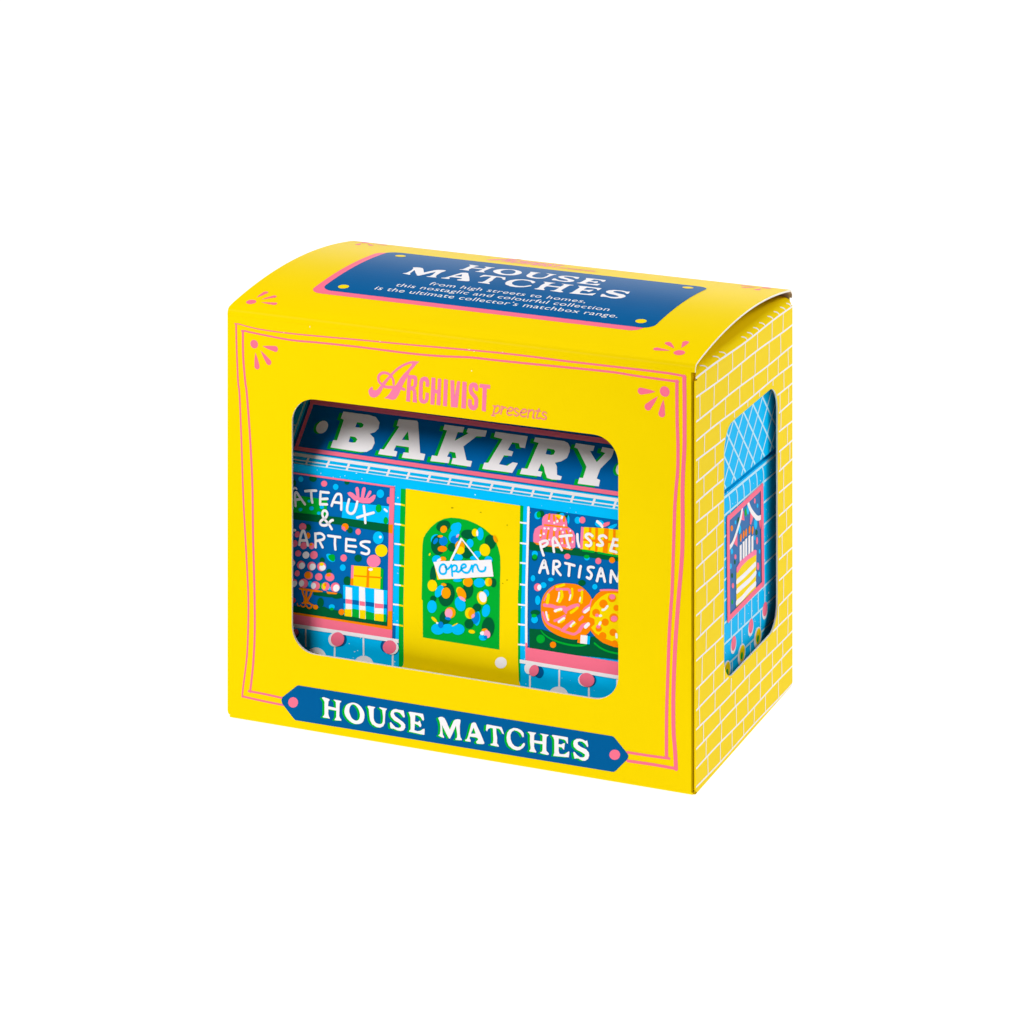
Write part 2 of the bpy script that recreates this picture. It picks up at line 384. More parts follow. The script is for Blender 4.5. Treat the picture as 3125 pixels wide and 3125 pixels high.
GL['M'] = ('H2', [(565, 260), (600, 240), (650, 240), (690, 265), (720, 320), (795, 490), (870, 320), (895, 295), (940, 285), (990, 290), (1005, 310), (1000, 360), (990, 420), (992, 560), (1005, 645), (1030, 680), (1028, 700), (905, 690), (905, 672), (935, 650), (940, 580), (915, 410), (850, 560), (800, 665), (780, 665), (720, 560), (640, 400), (648, 500), (655, 580), (680, 630), (678, 655), (640, 640), (572, 610), (575, 595), (600, 580), (608, 520), (610, 420), (595, 330), (575, 285)], [], 0)
GL['A'] = ('H2', [(1215, 385), (1230, 360), (1270, 345), (1305, 360), (1330, 420), (1400, 570), (1470, 740), (1472, 765), (1440, 775), (1330, 765), (1310, 735), (1320, 715), (1350, 690), (1340, 655), (1300, 640), (1190, 625), (1180, 660), (1205, 700), (1200, 730), (1100, 715), (1095, 690), (1130, 675), (1150, 630), (1180, 520)], [[(1262, 450), (1300, 560), (1290, 570), (1215, 570), (1212, 560)]], 0)
GL['T'] = ('H2', [(1515, 395), (1530, 388), (1810, 440), (1830, 490), (1855, 560), (1850, 580), (1825, 565), (1790, 500), (1760, 470), (1705, 465), (1710, 560), (1725, 650), (1720, 760), (1755, 800), (1755, 830), (1720, 820), (1600, 795), (1595, 770), (1640, 760), (1650, 700), (1645, 550), (1640, 465), (1590, 455), (1545, 480), (1525, 525), (1505, 500), (1510, 430)], [], 0)
GL['C'] = ('H3', [(440, 300), (445, 370), (430, 385), (410, 360), (380, 300), (320, 260), (260, 245), (210, 275), (182, 340), (185, 420), (215, 500), (265, 555), (330, 575), (390, 560), (425, 510), (440, 495), (465, 500), (465, 540), (430, 590), (370, 630), (310, 640), (230, 615), (150, 550), (115, 470), (105, 390), (120, 300), (165, 235), (240, 200), (310, 205), (370, 230), (410, 260)], [], 0)
GL['H2'] = ('H3', [(525, 275), (545, 272), (685, 295), (680, 310), (660, 325), (650, 350), (645, 440), (810, 465), (815, 360), (800, 335), (765, 315), (775, 308), (930, 335), (930, 350), (895, 370), (890, 420), (885, 600), (890, 650), (935, 700), (935, 725), (905, 730), (770, 695), (768, 678), (800, 665), (812, 640), (815, 520), (650, 490), (645, 560), (660, 620), (690, 665), (685, 685), (555, 660), (553, 642), (575, 625), (580, 580), (565, 470), (570, 350), (555, 310), (530, 290)], [], 0)
GL['E2'] = ('H3', [(995, 345), (1020, 335), (1310, 385), (1312, 450), (1310, 510), (1295, 505), (1270, 450), (1230, 425), (1130, 405), (1125, 515), (1180, 525), (1225, 500), (1250, 500), (1245, 560), (1235, 630), (1215, 615), (1190, 580), (1130, 570), (1130, 650), (1145, 705), (1180, 715), (1250, 715), (1300, 680), (1325, 660), (1340, 670), (1330, 775), (1305, 775), (1030, 750), (1028, 735), (1045, 690), (1045, 450), (1030, 390), (1005, 365)], [], 0)
GL['S2'] = ('H3', [(1690, 445), (1710, 540), (1708, 575), (1690, 572), (1650, 510), (1590, 465), (1530, 460), (1500, 485), (1510, 530), (1580, 580), (1670, 620), (1720, 680), (1730, 740), (1705, 810), (1650, 845), (1590, 840), (1520, 800), (1480, 795), (1445, 805), (1430, 760), (1418, 690), (1425, 670), (1445, 675), (1490, 730), (1550, 775), (1610, 780), (1648, 755), (1645, 720), (1590, 680), (1490, 630), (1430, 570), (1415, 510), (1430, 450), (1480, 415), (1550, 412), (1610, 430), (1655, 455)], [], 0)
GUV = {}
for k, (reg, o_, hs, sm) in GL.items():
    f = catmull if sm else (lambda q: q)
    GUV[k] = (f([front.uv(reg, *q) for q in o_]), [f([front.uv(reg, *q) for q in h]) for h in hs])
HOUSE, MATCHES = ['H', 'O', 'U', 'S', 'E'], ['M', 'A', 'T', 'C', 'H2', 'E2', 'S2']
for k in HOUSE + MATCHES:
    o_, hs = GUV[k]
    poly('letter_shadow', front, GRN, 3, plq, o_, hs, shift=(-.0062, -.0022))
    poly('letter', front, WHT, 4, plq, o_, hs)

for reg, x, y, a, b2 in (('A1', 1610, 1100, 16, 4), ('A2', 635, 1198, 12, 5), ('A2', 585, 1180, 22, 4), ('A2', 915, 1206, 14, 4), ('A1', 665, 1012, 10, 4), ('A2', 610, 1390, 10, 8), ('A1', 920, 955, 5, 14)):
    dot('scuff', front, CRM, 2.2, fp, reg, x, y, a * .6, b2 * .7)
# --- brand logo and "presents"
lg = poly('brand_logo', front, LPK, 1, carton, P(front, 'L1', (1095, 150), (940, 165), (945, 215), (880, 300), (790, 390), (720, 480), (650, 590), (560, 690), (500, 790), (450, 840), (400, 868), (480, 880), (560, 902), (630, 885), (690, 800), (720, 720), (770, 610), (840, 480), (890, 395), (905, 350), (970, 280), (1040, 195)))
LOGO = [lg]
z2 = .15528 / 1170
pL = lambda *q: P(front, 'L1', *q)
LOGO.append(put('letter_swash', front, [strip(pL((1060, 158), (960, 162), (830, 198), (690, 278), (590, 363), (515, 445), (440, 530), (370, 622)), [z2 * k for k in (16, 36, 40, 42, 42, 46, 52, 64)]),
    strip(pL((380, 610), (312, 560), (287, 480), (312, 408), (390, 370), (480, 388), (545, 440), (582, 520), (588, 590)), z2 * 46),
    strip(pL((380, 632), (480, 655), (600, 650), (700, 665), (795, 697)), z2 * 52),
    fill(catmull(pL((95, 740), (112, 690), (150, 652), (182, 658), (176, 690), (212, 715), (268, 700), (330, 625), (395, 625), (335, 755), (280, 822), (210, 856), (130, 832))))], LPK, 1.3, lg))
LG = [('L1', [(862, 430), (890, 415), (1000, 420), (1040, 440), (1052, 500), (1048, 590), (1030, 650), (1000, 675), (1030, 720), (1045, 960), (965, 945), (970, 740), (950, 715), (915, 715), (908, 940), (835, 930)], [[(935, 490), (980, 495), (985, 520), (980, 610), (960, 640), (922, 635)]]),
      ('L1', [(1280, 650), (1215, 640), (1220, 560), (1190, 525), (1170, 540), (1160, 600), (1155, 860), (1170, 905), (1200, 900), (1212, 860), (1215, 760), (1280, 770), (1278, 880), (1250, 950), (1190, 980), (1120, 960), (1085, 900), (1085, 700), (1095, 540), (1130, 470), (1190, 445), (1250, 460), (1285, 520), (1290, 600)], []),
      ('L1', [(1335, 465), (1410, 470), (1402, 695), (1450, 712), (1458, 485), (1525, 490), (1505, 1010), (1430, 1000), (1445, 780), (1400, 768), (1388, 1000), (1312, 990)], []),
      ('L1', [(1580, 495), (1655, 508), (1635, 1030), (1560, 1020)], []),
      ('L1', [(1705, 518), (1780, 522), (1785, 850), (1840, 530), (1897, 540), (1845, 1055), (1715, 1042)], []),
      ('L2', [(140, 222), (220, 230), (205, 755), (115, 745)], []),
      ('L2', [(440, 410), (380, 395), (372, 350), (355, 330), (335, 345), (340, 400), (370, 450), (420, 500), (445, 560), (448, 650), (435, 730), (390, 780), (340, 785), (280, 760), (248, 700), (245, 600), (255, 565), (318, 575), (325, 660), (340, 690), (365, 690), (372, 640), (370, 570), (330, 520), (280, 460), (262, 400), (262, 320), (285, 265), (340, 240), (410, 250), (445, 300), (448, 360)], []),
      ('L2', [(480, 265), (685, 288), (680, 365), (615, 355), (595, 812), (520, 795), (535, 345), (470, 340)], [])]
for i, (reg, o_, hs) in enumerate(LG):
    poly('letter', front, LPK, 1.6, lg, P(front, reg, *o_), [P(front, reg, *h) for h in hs])
PRES = [[(775, 705), (735, 888)], [(712, 886), (772, 896)], [(742, 698), (782, 706)], [(775, 728), (820, 697), (865, 715), (870, 770), (840, 830), (790, 850), (762, 842)],
        [(925, 715), (890, 860)], [(905, 712), (930, 716)], [(918, 765), (955, 727), (998, 742)],
        [(1032, 802), (1090, 800), (1128, 770), (1112, 737), (1065, 737), (1022, 790), (1015, 850), (1052, 882), (1108, 870)],
        [(1238, 775), (1200, 747), (1165, 765), (1175, 808), (1225, 840), (1238, 875), (1200, 895), (1150, 875)],
        [(1294, 832), (1360, 830), (1393, 800), (1375, 768), (1325, 772), (1285, 820), (1280, 880), (1320, 910), (1380, 900)],
        [(1440, 775), (1420, 930)], [(1435, 822), (1490, 782), (1535, 792), (1540, 830), (1520, 930), (1545, 940)],
        [(1640, 760), (1595, 920), (1620, 945), (1665, 935)], [(1580, 797), (1665, 803)],
        [(1788, 845), (1750, 817), (1715, 835), (1720, 875), (1770, 905), (1783, 940), (1745, 964), (1690, 945)]]
pw = pen('presents_word', front, ink('dusty_pink_ink', '#F58A86'), 1, carton, [P(front, 'L2', *l) for l in PRES], .0034)

# --- lid plaque
tp = poly('lid_plaque_backing', lid, PNK, 1, carton, rrect(.1535, .1395, 1.0315, .560, .032))
tq = poly('lid_plaque', lid, BLU, 2, carton, rrect(.1735, .1635, 1.0525, .5815, .032))
for u, v in ((.221, .199), (.224, .533), (1.010, .203), (1.007, .545)):
    poly('plaque_dot', lid, OYL, 3, tq, oval((u, v), .0138))
def lay(keys, u0, v0, u1, cap):
    xs = [p[0] for k in keys for p in GUV[k][0]]; x0, x1 = min(xs), max(xs); sx = (u1 - u0) / (x1 - x0)
    for k in keys:
        o_, hs = GUV[k]; zs = [p[1] for p in o_]; zb, zt = min(zs), max(zs)
        g = lambda l: [(u0 + (x - x0) * sx, v0 + (z - zb) / (zt - zb) * cap) for x, z in l]
        poly('letter', lid, WHT, 3, tq, g(o_), [g(h) for h in hs])
lay(HOUSE, .424, .447, .803, .074)
lay(MATCHES, .312, .345, .906, .080)
def text_line(body, u0, u1, v0, xh):
    cu = bpy.data.curves.new('t', 'FONT'); cu.body = body; cu.resolution_u = 3; cu.size = 1; cu.space_character = 1.06
    ob = bpy.data.objects.new('t', cu); scene.collection.objects.link(ob)
    dg = bpy.context.evaluated_depsgraph_get(); me = bpy.data.meshes.new_from_object(ob.evaluated_get(dg))
    vs = [(v.co.x, v.co.y) for v in me.vertices]; fs = [tuple(p.vertices) for p in me.polygons]
    bpy.data.objects.remove(ob); bpy.data.curves.remove(cu); bpy.data.meshes.remove(me)
    x0, x1 = min(v[0] for v in vs), max(v[0] for v in vs); s = (u1 - u0) / (x1 - x0)
    vs = [(u0 + (x - x0) * s, v0 + y * xh) for x, y in vs]
    put('small_text', lid, [(vs, fs)], WHT, 3, tq)
text_line('from high streets to homes,', .415, .834, .2825, .036)
text_line('this nostaglic and colourful collection', .340, .909, .2445, .036)
text_line("is the ultimate collector\u2019s matchbox range.", .302, .947, .2055, .036)
# the logo again at the back of the lid
lx0, lx1 = front.uv('L1', 95, 740)[0], front.uv('L2', 1790, 845)[0]
def lidlogo(l): return [(.392 + (x - lx0) / (lx1 - lx0) * .33, .612 + (z - .818) * 1.0) for x, z in l]
for i, (reg, o_, hs) in enumerate(LG):
    poly('letter', lid, LPK, 1, lp, lidlogo(P(front, reg, *o_)), [lidlogo(P(front, reg, *h)) for h in hs])
poly('letter', lid, LPK, 1, lp, lidlogo(pL((1095, 150), (940, 165), (790, 390), (560, 690), (400, 868), (560, 902), (690, 800), (840, 480), (970, 280))))
put('small_text', lid, [strip(lidlogo(P(front, 'L2', *l)), .0028) for l in PRES], LPK, 1, lp)

# --- printed brickwork of the end panel
random.seed(7)
rows = [.9685, .9235, .8690, .8227, .7766, .7282, .6797, .6324, .5828, .5273, .4724, .4188, .3609, .3114, .2481, .1971, .1517, .1091, .0621, .0182]
WIN = (.205, .612, .1905, .797)
def row_z(i, y): return rows[i] - .0095 * y / D + .0016 * math.sin(y * 13 + i * 2.1)
def in_win(y, z): 
    x0, x1, z0, z1 = WIN; r = .062
    if not (x0 - .002 < y < x1 + .002 and z0 - .002 < z < z1 + .002): return False
    cx = min(max(y, x0 + r), x1 - r); cz = min(max(z, z0 + r), z1 - r)
    return math.hypot(y - cx, z - cz) < r + .002
def broken(pts):
    out = []; cur = []
    for p in pts:
        if in_win(*p):
            if len(cur) > 1: out.append(cur)
            cur = []
        else: cur.append(p)
    if len(cur) > 1: out.append(cur)
    return out
for i in range(len(rows)):
    for seg in broken([(y, row_z(i, y)) for y in [.006 + (D - .008) * k / 60 for k in range(61)]]):
        pen('brick_line', side, WHT, 1, sp, [seg[::3] + ([seg[-1]] if (len(seg) - 1) % 3 else [])], .0044, caps=False, smooth=False)
first = {0: [.0737, .1598, .2656, .3618, .4531, .568, .6571], 1: [.0324, .1343, .2358, .3336, .4375, .544, .6343], 2: [.1097, .215, .3184, .422, .532, .6164, .6941],
         3: [.066, .175, .28, .38, .47, .575, .66], 4: [.024, .139, .63, .70], 5: [.06, .16, .64], 6: [.028, .12, .69], 7: [.085, .165, .635, .71], 8: [.045, .15, .66]}
for i in range(len(rows) - 1):
    ys = first.get(i)
    if not ys:
        ys = []; y = random.uniform(.02, .09)
        while y < D - .015: ys.append(y); y += random.uniform(.075, .118)
    for y in ys:
        l = random.uniform(-.004, .004)
        for seg in broken([(y + l * k / 6, row_z(i, y) + (row_z(i + 1, y) - row_z(i, y)) * k / 6) for k in range(7)]):
            pen('brick_line', side, WHT, 1.1, sp, [seg if i == 0 else [seg[0], seg[-1]]], .0042, caps=False, smooth=False)
for y in (.0895, .1767, .2209, .3756, .4181, .4649, .5122, .576, .6245, .6735, .7189):
    z0 = row_z(0, y)
    pen('brick_line', side, WHT, 1.1, sp, [[(y - .001 * k * k, z0 + .0034 * k) for k in range(6)]], [.0048 - .0004 * k for k in range(6)], caps=False, smooth=False)

# ------------------------------------------------------------------ bakery matchbox inside the carton
TH_M = -.0244
box, BR = thing('bakery_matchbox', 'blue shop-shaped matchbox printed as a bakery, standing inside the yellow carton', 'matchbox', (W / 2, .06, .0075), TH_M)
EX = Vector((math.cos(TH_M), math.sin(TH_M), 0)); EY = Vector((-math.sin(TH_M), math.cos(TH_M), 0)); EZ = Vector((0, 0, 1))
O0 = Vector((W / 2, .06, 0)); HW, DM, ZC, KR, ZR, ZB = .572, .636, .6225, .97, .915, .0075
def bl(x, y, z): return O0 + EX * x + EY * y + EZ * z
sl = math.sqrt(1 + KR * KR)
wall = Flat(bl(0, 0, 0), EX, EZ, -EY, BR)
roof = Flat(bl(0, 0, ZC), EX, (EY * KR + EZ) / sl, (-EY + EZ * KR) / sl, BR)
tray = Flat(bl(HW, 0, 0), EY, EZ, EX, BR)
gable = Flat(bl(HW + .004, 0, 0), EY, EZ, EX, BR)
RV = (ZR - ZC) * sl; RY = (ZR - ZC) * KR
def bq(name, pts, mat, label=None):
    return new_obj(name, [bl(*p) for p in pts], [tuple(range(len(pts)))], mat, box, BR, label)
fw = bq('front_wall', [(-HW, 0, ZB), (HW, 0, ZB), (HW, 0, ZC), (-HW, 0, ZC)], SKY, 'sky blue shop front wall')
rf = bq('roof', [(-HW, 0, ZC), (HW, 0, ZC), (HW, RY, ZR), (-HW, RY, ZR)], SKP, 'sloping front roof carrying the shop sign')
bq('roof_top', [(-HW, RY, ZR), (HW, RY, ZR), (HW, DM, ZR), (-HW, DM, ZR)], SKP)
bq('back_wall', [(-HW, DM, ZB), (HW, DM, ZB), (HW, DM, ZR), (-HW, DM, ZR)], SKY)
bq('base', [(-HW, 0, ZB), (HW, 0, ZB), (HW, DM, ZB), (-HW, DM, ZB)], WHT)
def slab(name, poly2, x0, x1, mat, label=None):
    n = len(poly2); V = [bl(x0, y, z) for y, z in poly2] + [bl(x1, y, z) for y, z in poly2]
    F = [tuple(range(n)), tuple(range(2 * n - 1, n - 1, -1))] + [(i, (i + 1) % n, n + (i + 1) % n, n + i) for i in range(n)]
    return new_obj(name, V, F, mat, box, BR, label)
SLIT0, SLIT1 = .6085, .6215
te = slab('tray_end', [(.002, ZB), (DM - .002, ZB), (DM - .002, SLIT0), (.002, SLIT0)], HW - .012, HW, SKY, 'brick-printed end of the tray')
slab('tray_end', [(.002, ZB), (DM - .002, ZB), (DM - .002, SLIT0), (.002, SLIT0)], -HW + .03, -HW, SKY)
ge = slab('gable', [(.003, SLIT1), (DM - .003, SLIT1), (DM - .003, ZR), (RY, ZR), (.003, ZC)], HW - .012, HW + .004, SKP, 'gable end with diamond lattice print')
slab('gable', [(.003, SLIT1), (DM - .003, SLIT1), (DM - .003, ZR), (RY, ZR), (.003, ZC)], -HW + .012, -HW - .004, SKP)

# --- roof: sign and gutter
sign_u0 = roof.uv('A4', 762, 545)[0] - .006; sign_v0 = roof.uv('A5', 900, 858)[1]; sgn_u1 = -sign_u0 + .02
sg = poly('shop_sign', roof, NVY, 1, box, [(sign_u0, sign_v0), (sgn_u1, sign_v0), (sgn_u1, RV - .02), (sign_u0, RV - .02)], label='dark blue bakery sign board')
pl = P(roof, 'A4', (783, 540), (945, 92)); bu = sum(p[0] for p in pl) / 2
bv0 = sum(p[1] for p in P(roof, 'A4', (1000, 577), 'A5', (100, 712), (1000, 840), (1850, 958))) / 4
bv1 = sum(p[1] for p in P(roof, 'A4', (1400, 145), 'A5', (100, 223), (1000, 348), (1600, 430))) / 4
pen('sign_border', roof, PNK, 2, sg, [[(bu, bv0), (bu, bv1)]], .0095, smooth=False)
pen('sign_border', roof, PNK, 2.15, sg, [[(-bu + .02, bv0), (-bu + .02, bv1)]], .0095, smooth=False)
pen('sign_border', roof, PNK, 2.3, sg, [[(bu, bv0), (-bu + .02, bv0)]], .0105, smooth=False)
pen('sign_border', roof, PNK, 2.45, sg, [[(bu, bv1), (-bu + .02, bv1)]], .0135, smooth=False)
SHD = (-.0092, -.0042)
BK = [('A4', [(1250, 182), (1500, 215), (1570, 235), (1607, 290), (1595, 350), (1560, 385), (1510, 400), (1550, 440), (1558, 490), (1530, 550), (1480, 578), (1420, 580), (1125, 535), (1150, 462), (1188, 465), (1255, 262), (1225, 250)], [[(1385, 288), (1430, 292), (1450, 310), (1440, 335), (1420, 342), (1368, 335)], [(1318, 425), (1365, 432), (1388, 455), (1370, 485), (1345, 488), (1302, 480)]]),
      ('A4', [(1795, 255), (1975, 272), (1985, 290), (2005, 590), (2055, 600), (2040, 662), (1825, 635), (1842, 583), (1893, 588), (1895, 532), (1770, 515), (1745, 565), (1780, 575), (1768, 625), (1592, 600), (1612, 550), (1650, 555), (1800, 330), (1775, 322)], [[(1885, 375), (1895, 465), (1825, 460)]]),
      ('A5', [(345, 310), (540, 335), (525, 388), (475, 385), (445, 470), (580, 395), (560, 385), (575, 345), (762, 370), (745, 430), (660, 425), (530, 525), (560, 660), (615, 670), (600, 725), (410, 695), (425, 640), (460, 640), (450, 585), (395, 575), (370, 625), (400, 632), (385, 690), (205, 668), (222, 612), (275, 620), (370, 368), (330, 360)], []),
      ('A5', [(845, 380), (1163, 425), (1135, 540), (1085, 535), (1075, 495), (1010, 485), (965, 560), (1020, 575), (1005, 620), (930, 612), (880, 700), (960, 715), (1015, 680), (1065, 690), (1010, 785), (715, 745), (735, 685), (775, 685), (915, 452), (830, 432)], []),
      ('A5', [(1235, 435), (1520, 472), (1558, 490), (1577, 530), (1575, 575), (1548, 638), (1490, 672), (1430, 685), (1448, 720), (1450, 805), (1497, 820), (1485, 855), (1400, 850), (1352, 835), (1332, 780), (1322, 730), (1297, 690), (1262, 765), (1305, 775), (1290, 822), (1085, 795), (1105, 738), (1160, 745), (1270, 490), (1220, 478)], [[(1355, 545), (1420, 555), (1432, 575), (1415, 605), (1390, 610), (1338, 600)]]),
      ('A5', [(1635, 492), (1820, 520), (1805, 570), (1775, 570), (1840, 680), (1925, 590), (1880, 575), (1895, 530), (2010, 552), (2000, 600), (1980, 640), (1875, 745), (1840, 840), (1873, 855), (1860, 918), (1652, 890), (1670, 832), (1705, 835), (1740, 725), (1650, 545), (1620, 535)], [])]
for reg, o_, hs in BK:
    o_ = P(roof, reg, *o_); hs = [P(roof, reg, *h) for h in hs]
    poly('letter_shadow', roof, GRN, 3, sg, o_, hs, shift=SHD)
    poly('letter', roof, WHT, 4, sg, o_, hs)
for reg, x, y in (('A4', 1042, 335), ('A6', 158, 745)):
    c = roof.uv(reg, x, y)
    poly('sign_dot_shadow', roof, GRN, 3, sg, oval((c[0] - .007, c[1] - .002), .0155, .0175))
    poly('sign_dot', roof, WHT, 4, sg, oval(c, .0155, .0175))
# gutter lines and ticks
def hline(name, surf, mat, layer, parent, v, w, u0=-HW + .004, u1=HW - .004): return pen(name, surf, mat, layer, parent, [[(u0, v), (u1, v)]], w, caps=False, smooth=False)
avg = lambda surf, *c: sum(p[1] for p in P(surf, *c)) / (len([q for q in c if not isinstance(q, str)]))
g1 = avg(roof, 'A4', (1400, 680), 'A5', (400, 822), (1000, 905), (1700, 1003)); g2 = avg(roof, 'A5', (400, 868), (1000, 955), (1700, 1060))
g3 = avg(roof, 'A5', (0, 845), (400, 903), (1000, 990), (1700, 1091))
hline('gutter_line', roof, WHT, 1, rf, g1, .0085); hline('gutter_line', roof, WHT, 1, rf, g2, .0034); hline('gutter_line', roof, PAL, 1, rf, max(g3, .002), .0024)
tick = P(roof, 'A4', (897, 655), (1098, 690), (1295, 715), (1492, 748), (1690, 775), (1885, 805), 'A5', (190, 832), (392, 858), (597, 888), (803, 917), (1008, 950), (1210, 975), (1388, 1005), (1598, 1035), (1808, 1065), 'A6', (82, 1100))
tu = sorted(p[0] for p in tick)
for u in [tu[0] - .095, tu[0] - .19 + .0] + tu + [tu[-1] + .08, tu[-1] + .16]:
    if -HW + .01 < u < HW - .01: pen('gutter_tick', roof, WHT, 1.2, rf, [[(u, max(g3, .002)), (u + .001, g1)]], .0058, caps=False, smooth=False)
for k in range(3): pen('tile_line', roof, PAL, 1, rf, [[(-HW + .006, .10 + k * .075), (sign_u0 - .012, .10 + k * .075)]], .0045, smooth=False)
pen('tile_line', roof, PAL, 1.2, rf, [[(sign_u0 - .008, sign_v0), (sign_u0 - .008, RV - .01)]], .005, smooth=False)

# --- wall: helper frames
def wp(*c): return P(wall, *c)
zw = .186335 / 1170; za = .310559 / 1170; zp = .15528 / 1200; zd = .134576 / 1180
# left shop window
lw_pts = wp('W1', (-420, 0), (1690, 296), 'W2', (1640, 1290), (-420, 960))
lw = poly('shop_window', wall, NVY, 1, box, lw_pts, label='left shop window of cakes and gift boxes')
fr = wp('W1', (-420, 2), (30, 65), (900, 187), (1718, 303))
pen('window_frame', wall, PNK, 6, lw, [fr], .0042, caps=False, smooth=False)
poly('window_frame', wall, PNK, 6, lw, wp('W1', (1645, 298), (1720, 310), (1700, 1000), 'W2', (1690, 300), (1678, 1300), (1605, 1290), (1612, 300), 'W1', (1625, 900), (1632, 580)))
poly('window_frame', wall, PNK, 6.2, lw, wp('W1', (1590, 500), (1600, 465), (1650, 460), (1650, 575), (1610, 572), (1592, 550)))
poly('window_frame', wall, ORG, 6.6, lw, wp('W1', (1622, 912), (1692, 912), (1685, 1062), (1622, 1050)))
poly('window_frame', wall, ORG, 6.6, lw, wp('W2', (1610, 990), (1680, 985), (1678, 1290), (1600, 1270)))
poly('window_sill', wall, ORG, 6.3, lw, wp('W2', (-420, 945), (60, 1005), (900, 1135), (1605, 1238), (1672, 1250), (1672, 1300), (900, 1170), (60, 1040), (-420, 985)))
poly('window_sill', wall, PNK, 5.8, lw, wp('W2', (-420, 980), (60, 1035), (900, 1165), (1680, 1285), (1675, 1445), (900, 1320), (60, 1200), (-420, 1130)))
poly('shelf', wall, DGR, 3, lw, wp('W1', (-420, 650), (40, 712), (860, 800), (1640, 910), (1622, 1052), (860, 925), (40, 828), (-420, 765)))
poly('shelf', wall, DGR, 3, lw, wp('W2', (-420, 830), (60, 905), (460, 940), (560, 915), (650, 960), (830, 985), (1000, 1075), (1580, 1170), (1610, 1000), (1605, 1240), (900, 1138), (60, 1010), (-420, 950)))
def D1(mat, reg, x, y, rx, ry=None, rot=0, layer=2, parent=None, name='printed_spot', surf=None):
    return dot(name, surf or wall, mat, layer, parent or lw, reg, x, y, rx, ry, rot)
sp_cnt = 0
for mat, reg, x, y, rx, ry in [(SKP, 'W1', 180, 170, 42, 48), (DGR, 'W1', 380, 160, 62, 58), (PNK, 'W1', 562, 245, 50, 48), (SKP, 'W1', 752, 298, 46, 50), (DGR, 'W1', 935, 225, 42, 38), (SKP, 'W1', 1483, 410, 62, 70),
        (DGR, 'W1', 985, 1010, 45, 48), (DGR, 'W1', 300, 965, 50, 55), (PNK, 'W1', 1120, 1032, 42, 50), (PNK, 'W2', 882, 120, 52, 58), (DGR, 'W2', 1118, 125, 62, 60), (SKP, 'W2', 868, 278, 48, 55), (DGR, 'W2', 940, 495, 62, 75),
        (DGR, 'W2', 530, 160, 42, 50), (DGR, 'W2', 640, 345, 45, 45), (DGR, 'W2', 503, 850, 55, 80), (SKP, 'W2', 688, 920, 50, 42), (DGR, 'W2', 770, 740, 90, 50), (DGR, 'W1', 80, 235, 24, 48), (RED, 'W2', 60, 815, 40, 42), (ORG, 'W1', 300, 1095, 35, 50)]:
    sp_cnt += 1
    D1(mat, reg, x, y, rx, ry, layer=3.5 + .06 * (sp_cnt % 5))
D1(GRN, 'W2', 688, 955, 35, 22, layer=3.9); D1(ORG, 'W1', 905, 950, 56, 56, layer=3.9); poly('printed_spot', wall, PNK, 4.1, lw, wp('W1', (850, 955), (890, 950), (910, 985), (915, 1022), (880, 1010), (855, 985)), smooth=True)
poly('printed_leaf', wall, SKP, 3.6, lw, wp('W2', (600, 60), (650, 50), (700, 80), (740, 130), (735, 175), (690, 185), (640, 160), (605, 110)), smooth=True)
poly('printed_leaf', wall, GRN, 3.8, lw, wp('W2', (640, 75), (680, 62), (720, 65), (740, 100), (735, 160), (700, 175), (650, 140), (630, 100)), smooth=True)
# top shelf: green cake, pink flower, pale blue box
poly('cake', wall, GRN, 2.5, lw, wp('W1', (-300, 400), (230, 452), (480, 490), (612, 510), (605, 772), (-300, 680)))
for x, y, r in ((175, 668, 32), (355, 648, 38), (525, 628, 36), (315, 530, 26), (475, 728, 30)): D1(SKP, 'W1', x, y, r, r * .9, layer=3.95)
poly('gift_box', wall, SKP, 3.7, lw, wp('W1', (868, 540), (1640, 618), (1612, 908), (850, 802)))
for x, y, rx, ry in ((1455, 650, 50, 68), (1572, 850, 38, 58)): D1(GRN, 'W1', x, y, rx, ry, layer=4.2)
poly('ribbon_flower', wall, LPK, 4.4, lw, wp('W1', (945, 395), (985, 378), (1030, 395), (1095, 450), (1072, 330), (1085, 302), (1115, 300), (1132, 330), (1142, 470), (1165, 470), (1185, 330), (1205, 302), (1235, 305), (1245, 335), (1215, 480), (1240, 475), (1290, 375), (1315, 355), (1338, 370), (1330, 410), (1280, 480), (1300, 480), (1380, 425), (1410, 435), (1400, 480), (1370, 530), (1310, 568), (1200, 565), (1100, 545), (1050, 510), (960, 430)))
pen('printed_dash', wall, WHT, 4.6, lw, [wp('W1', (1555, 665), (1590, 695))], .0055)
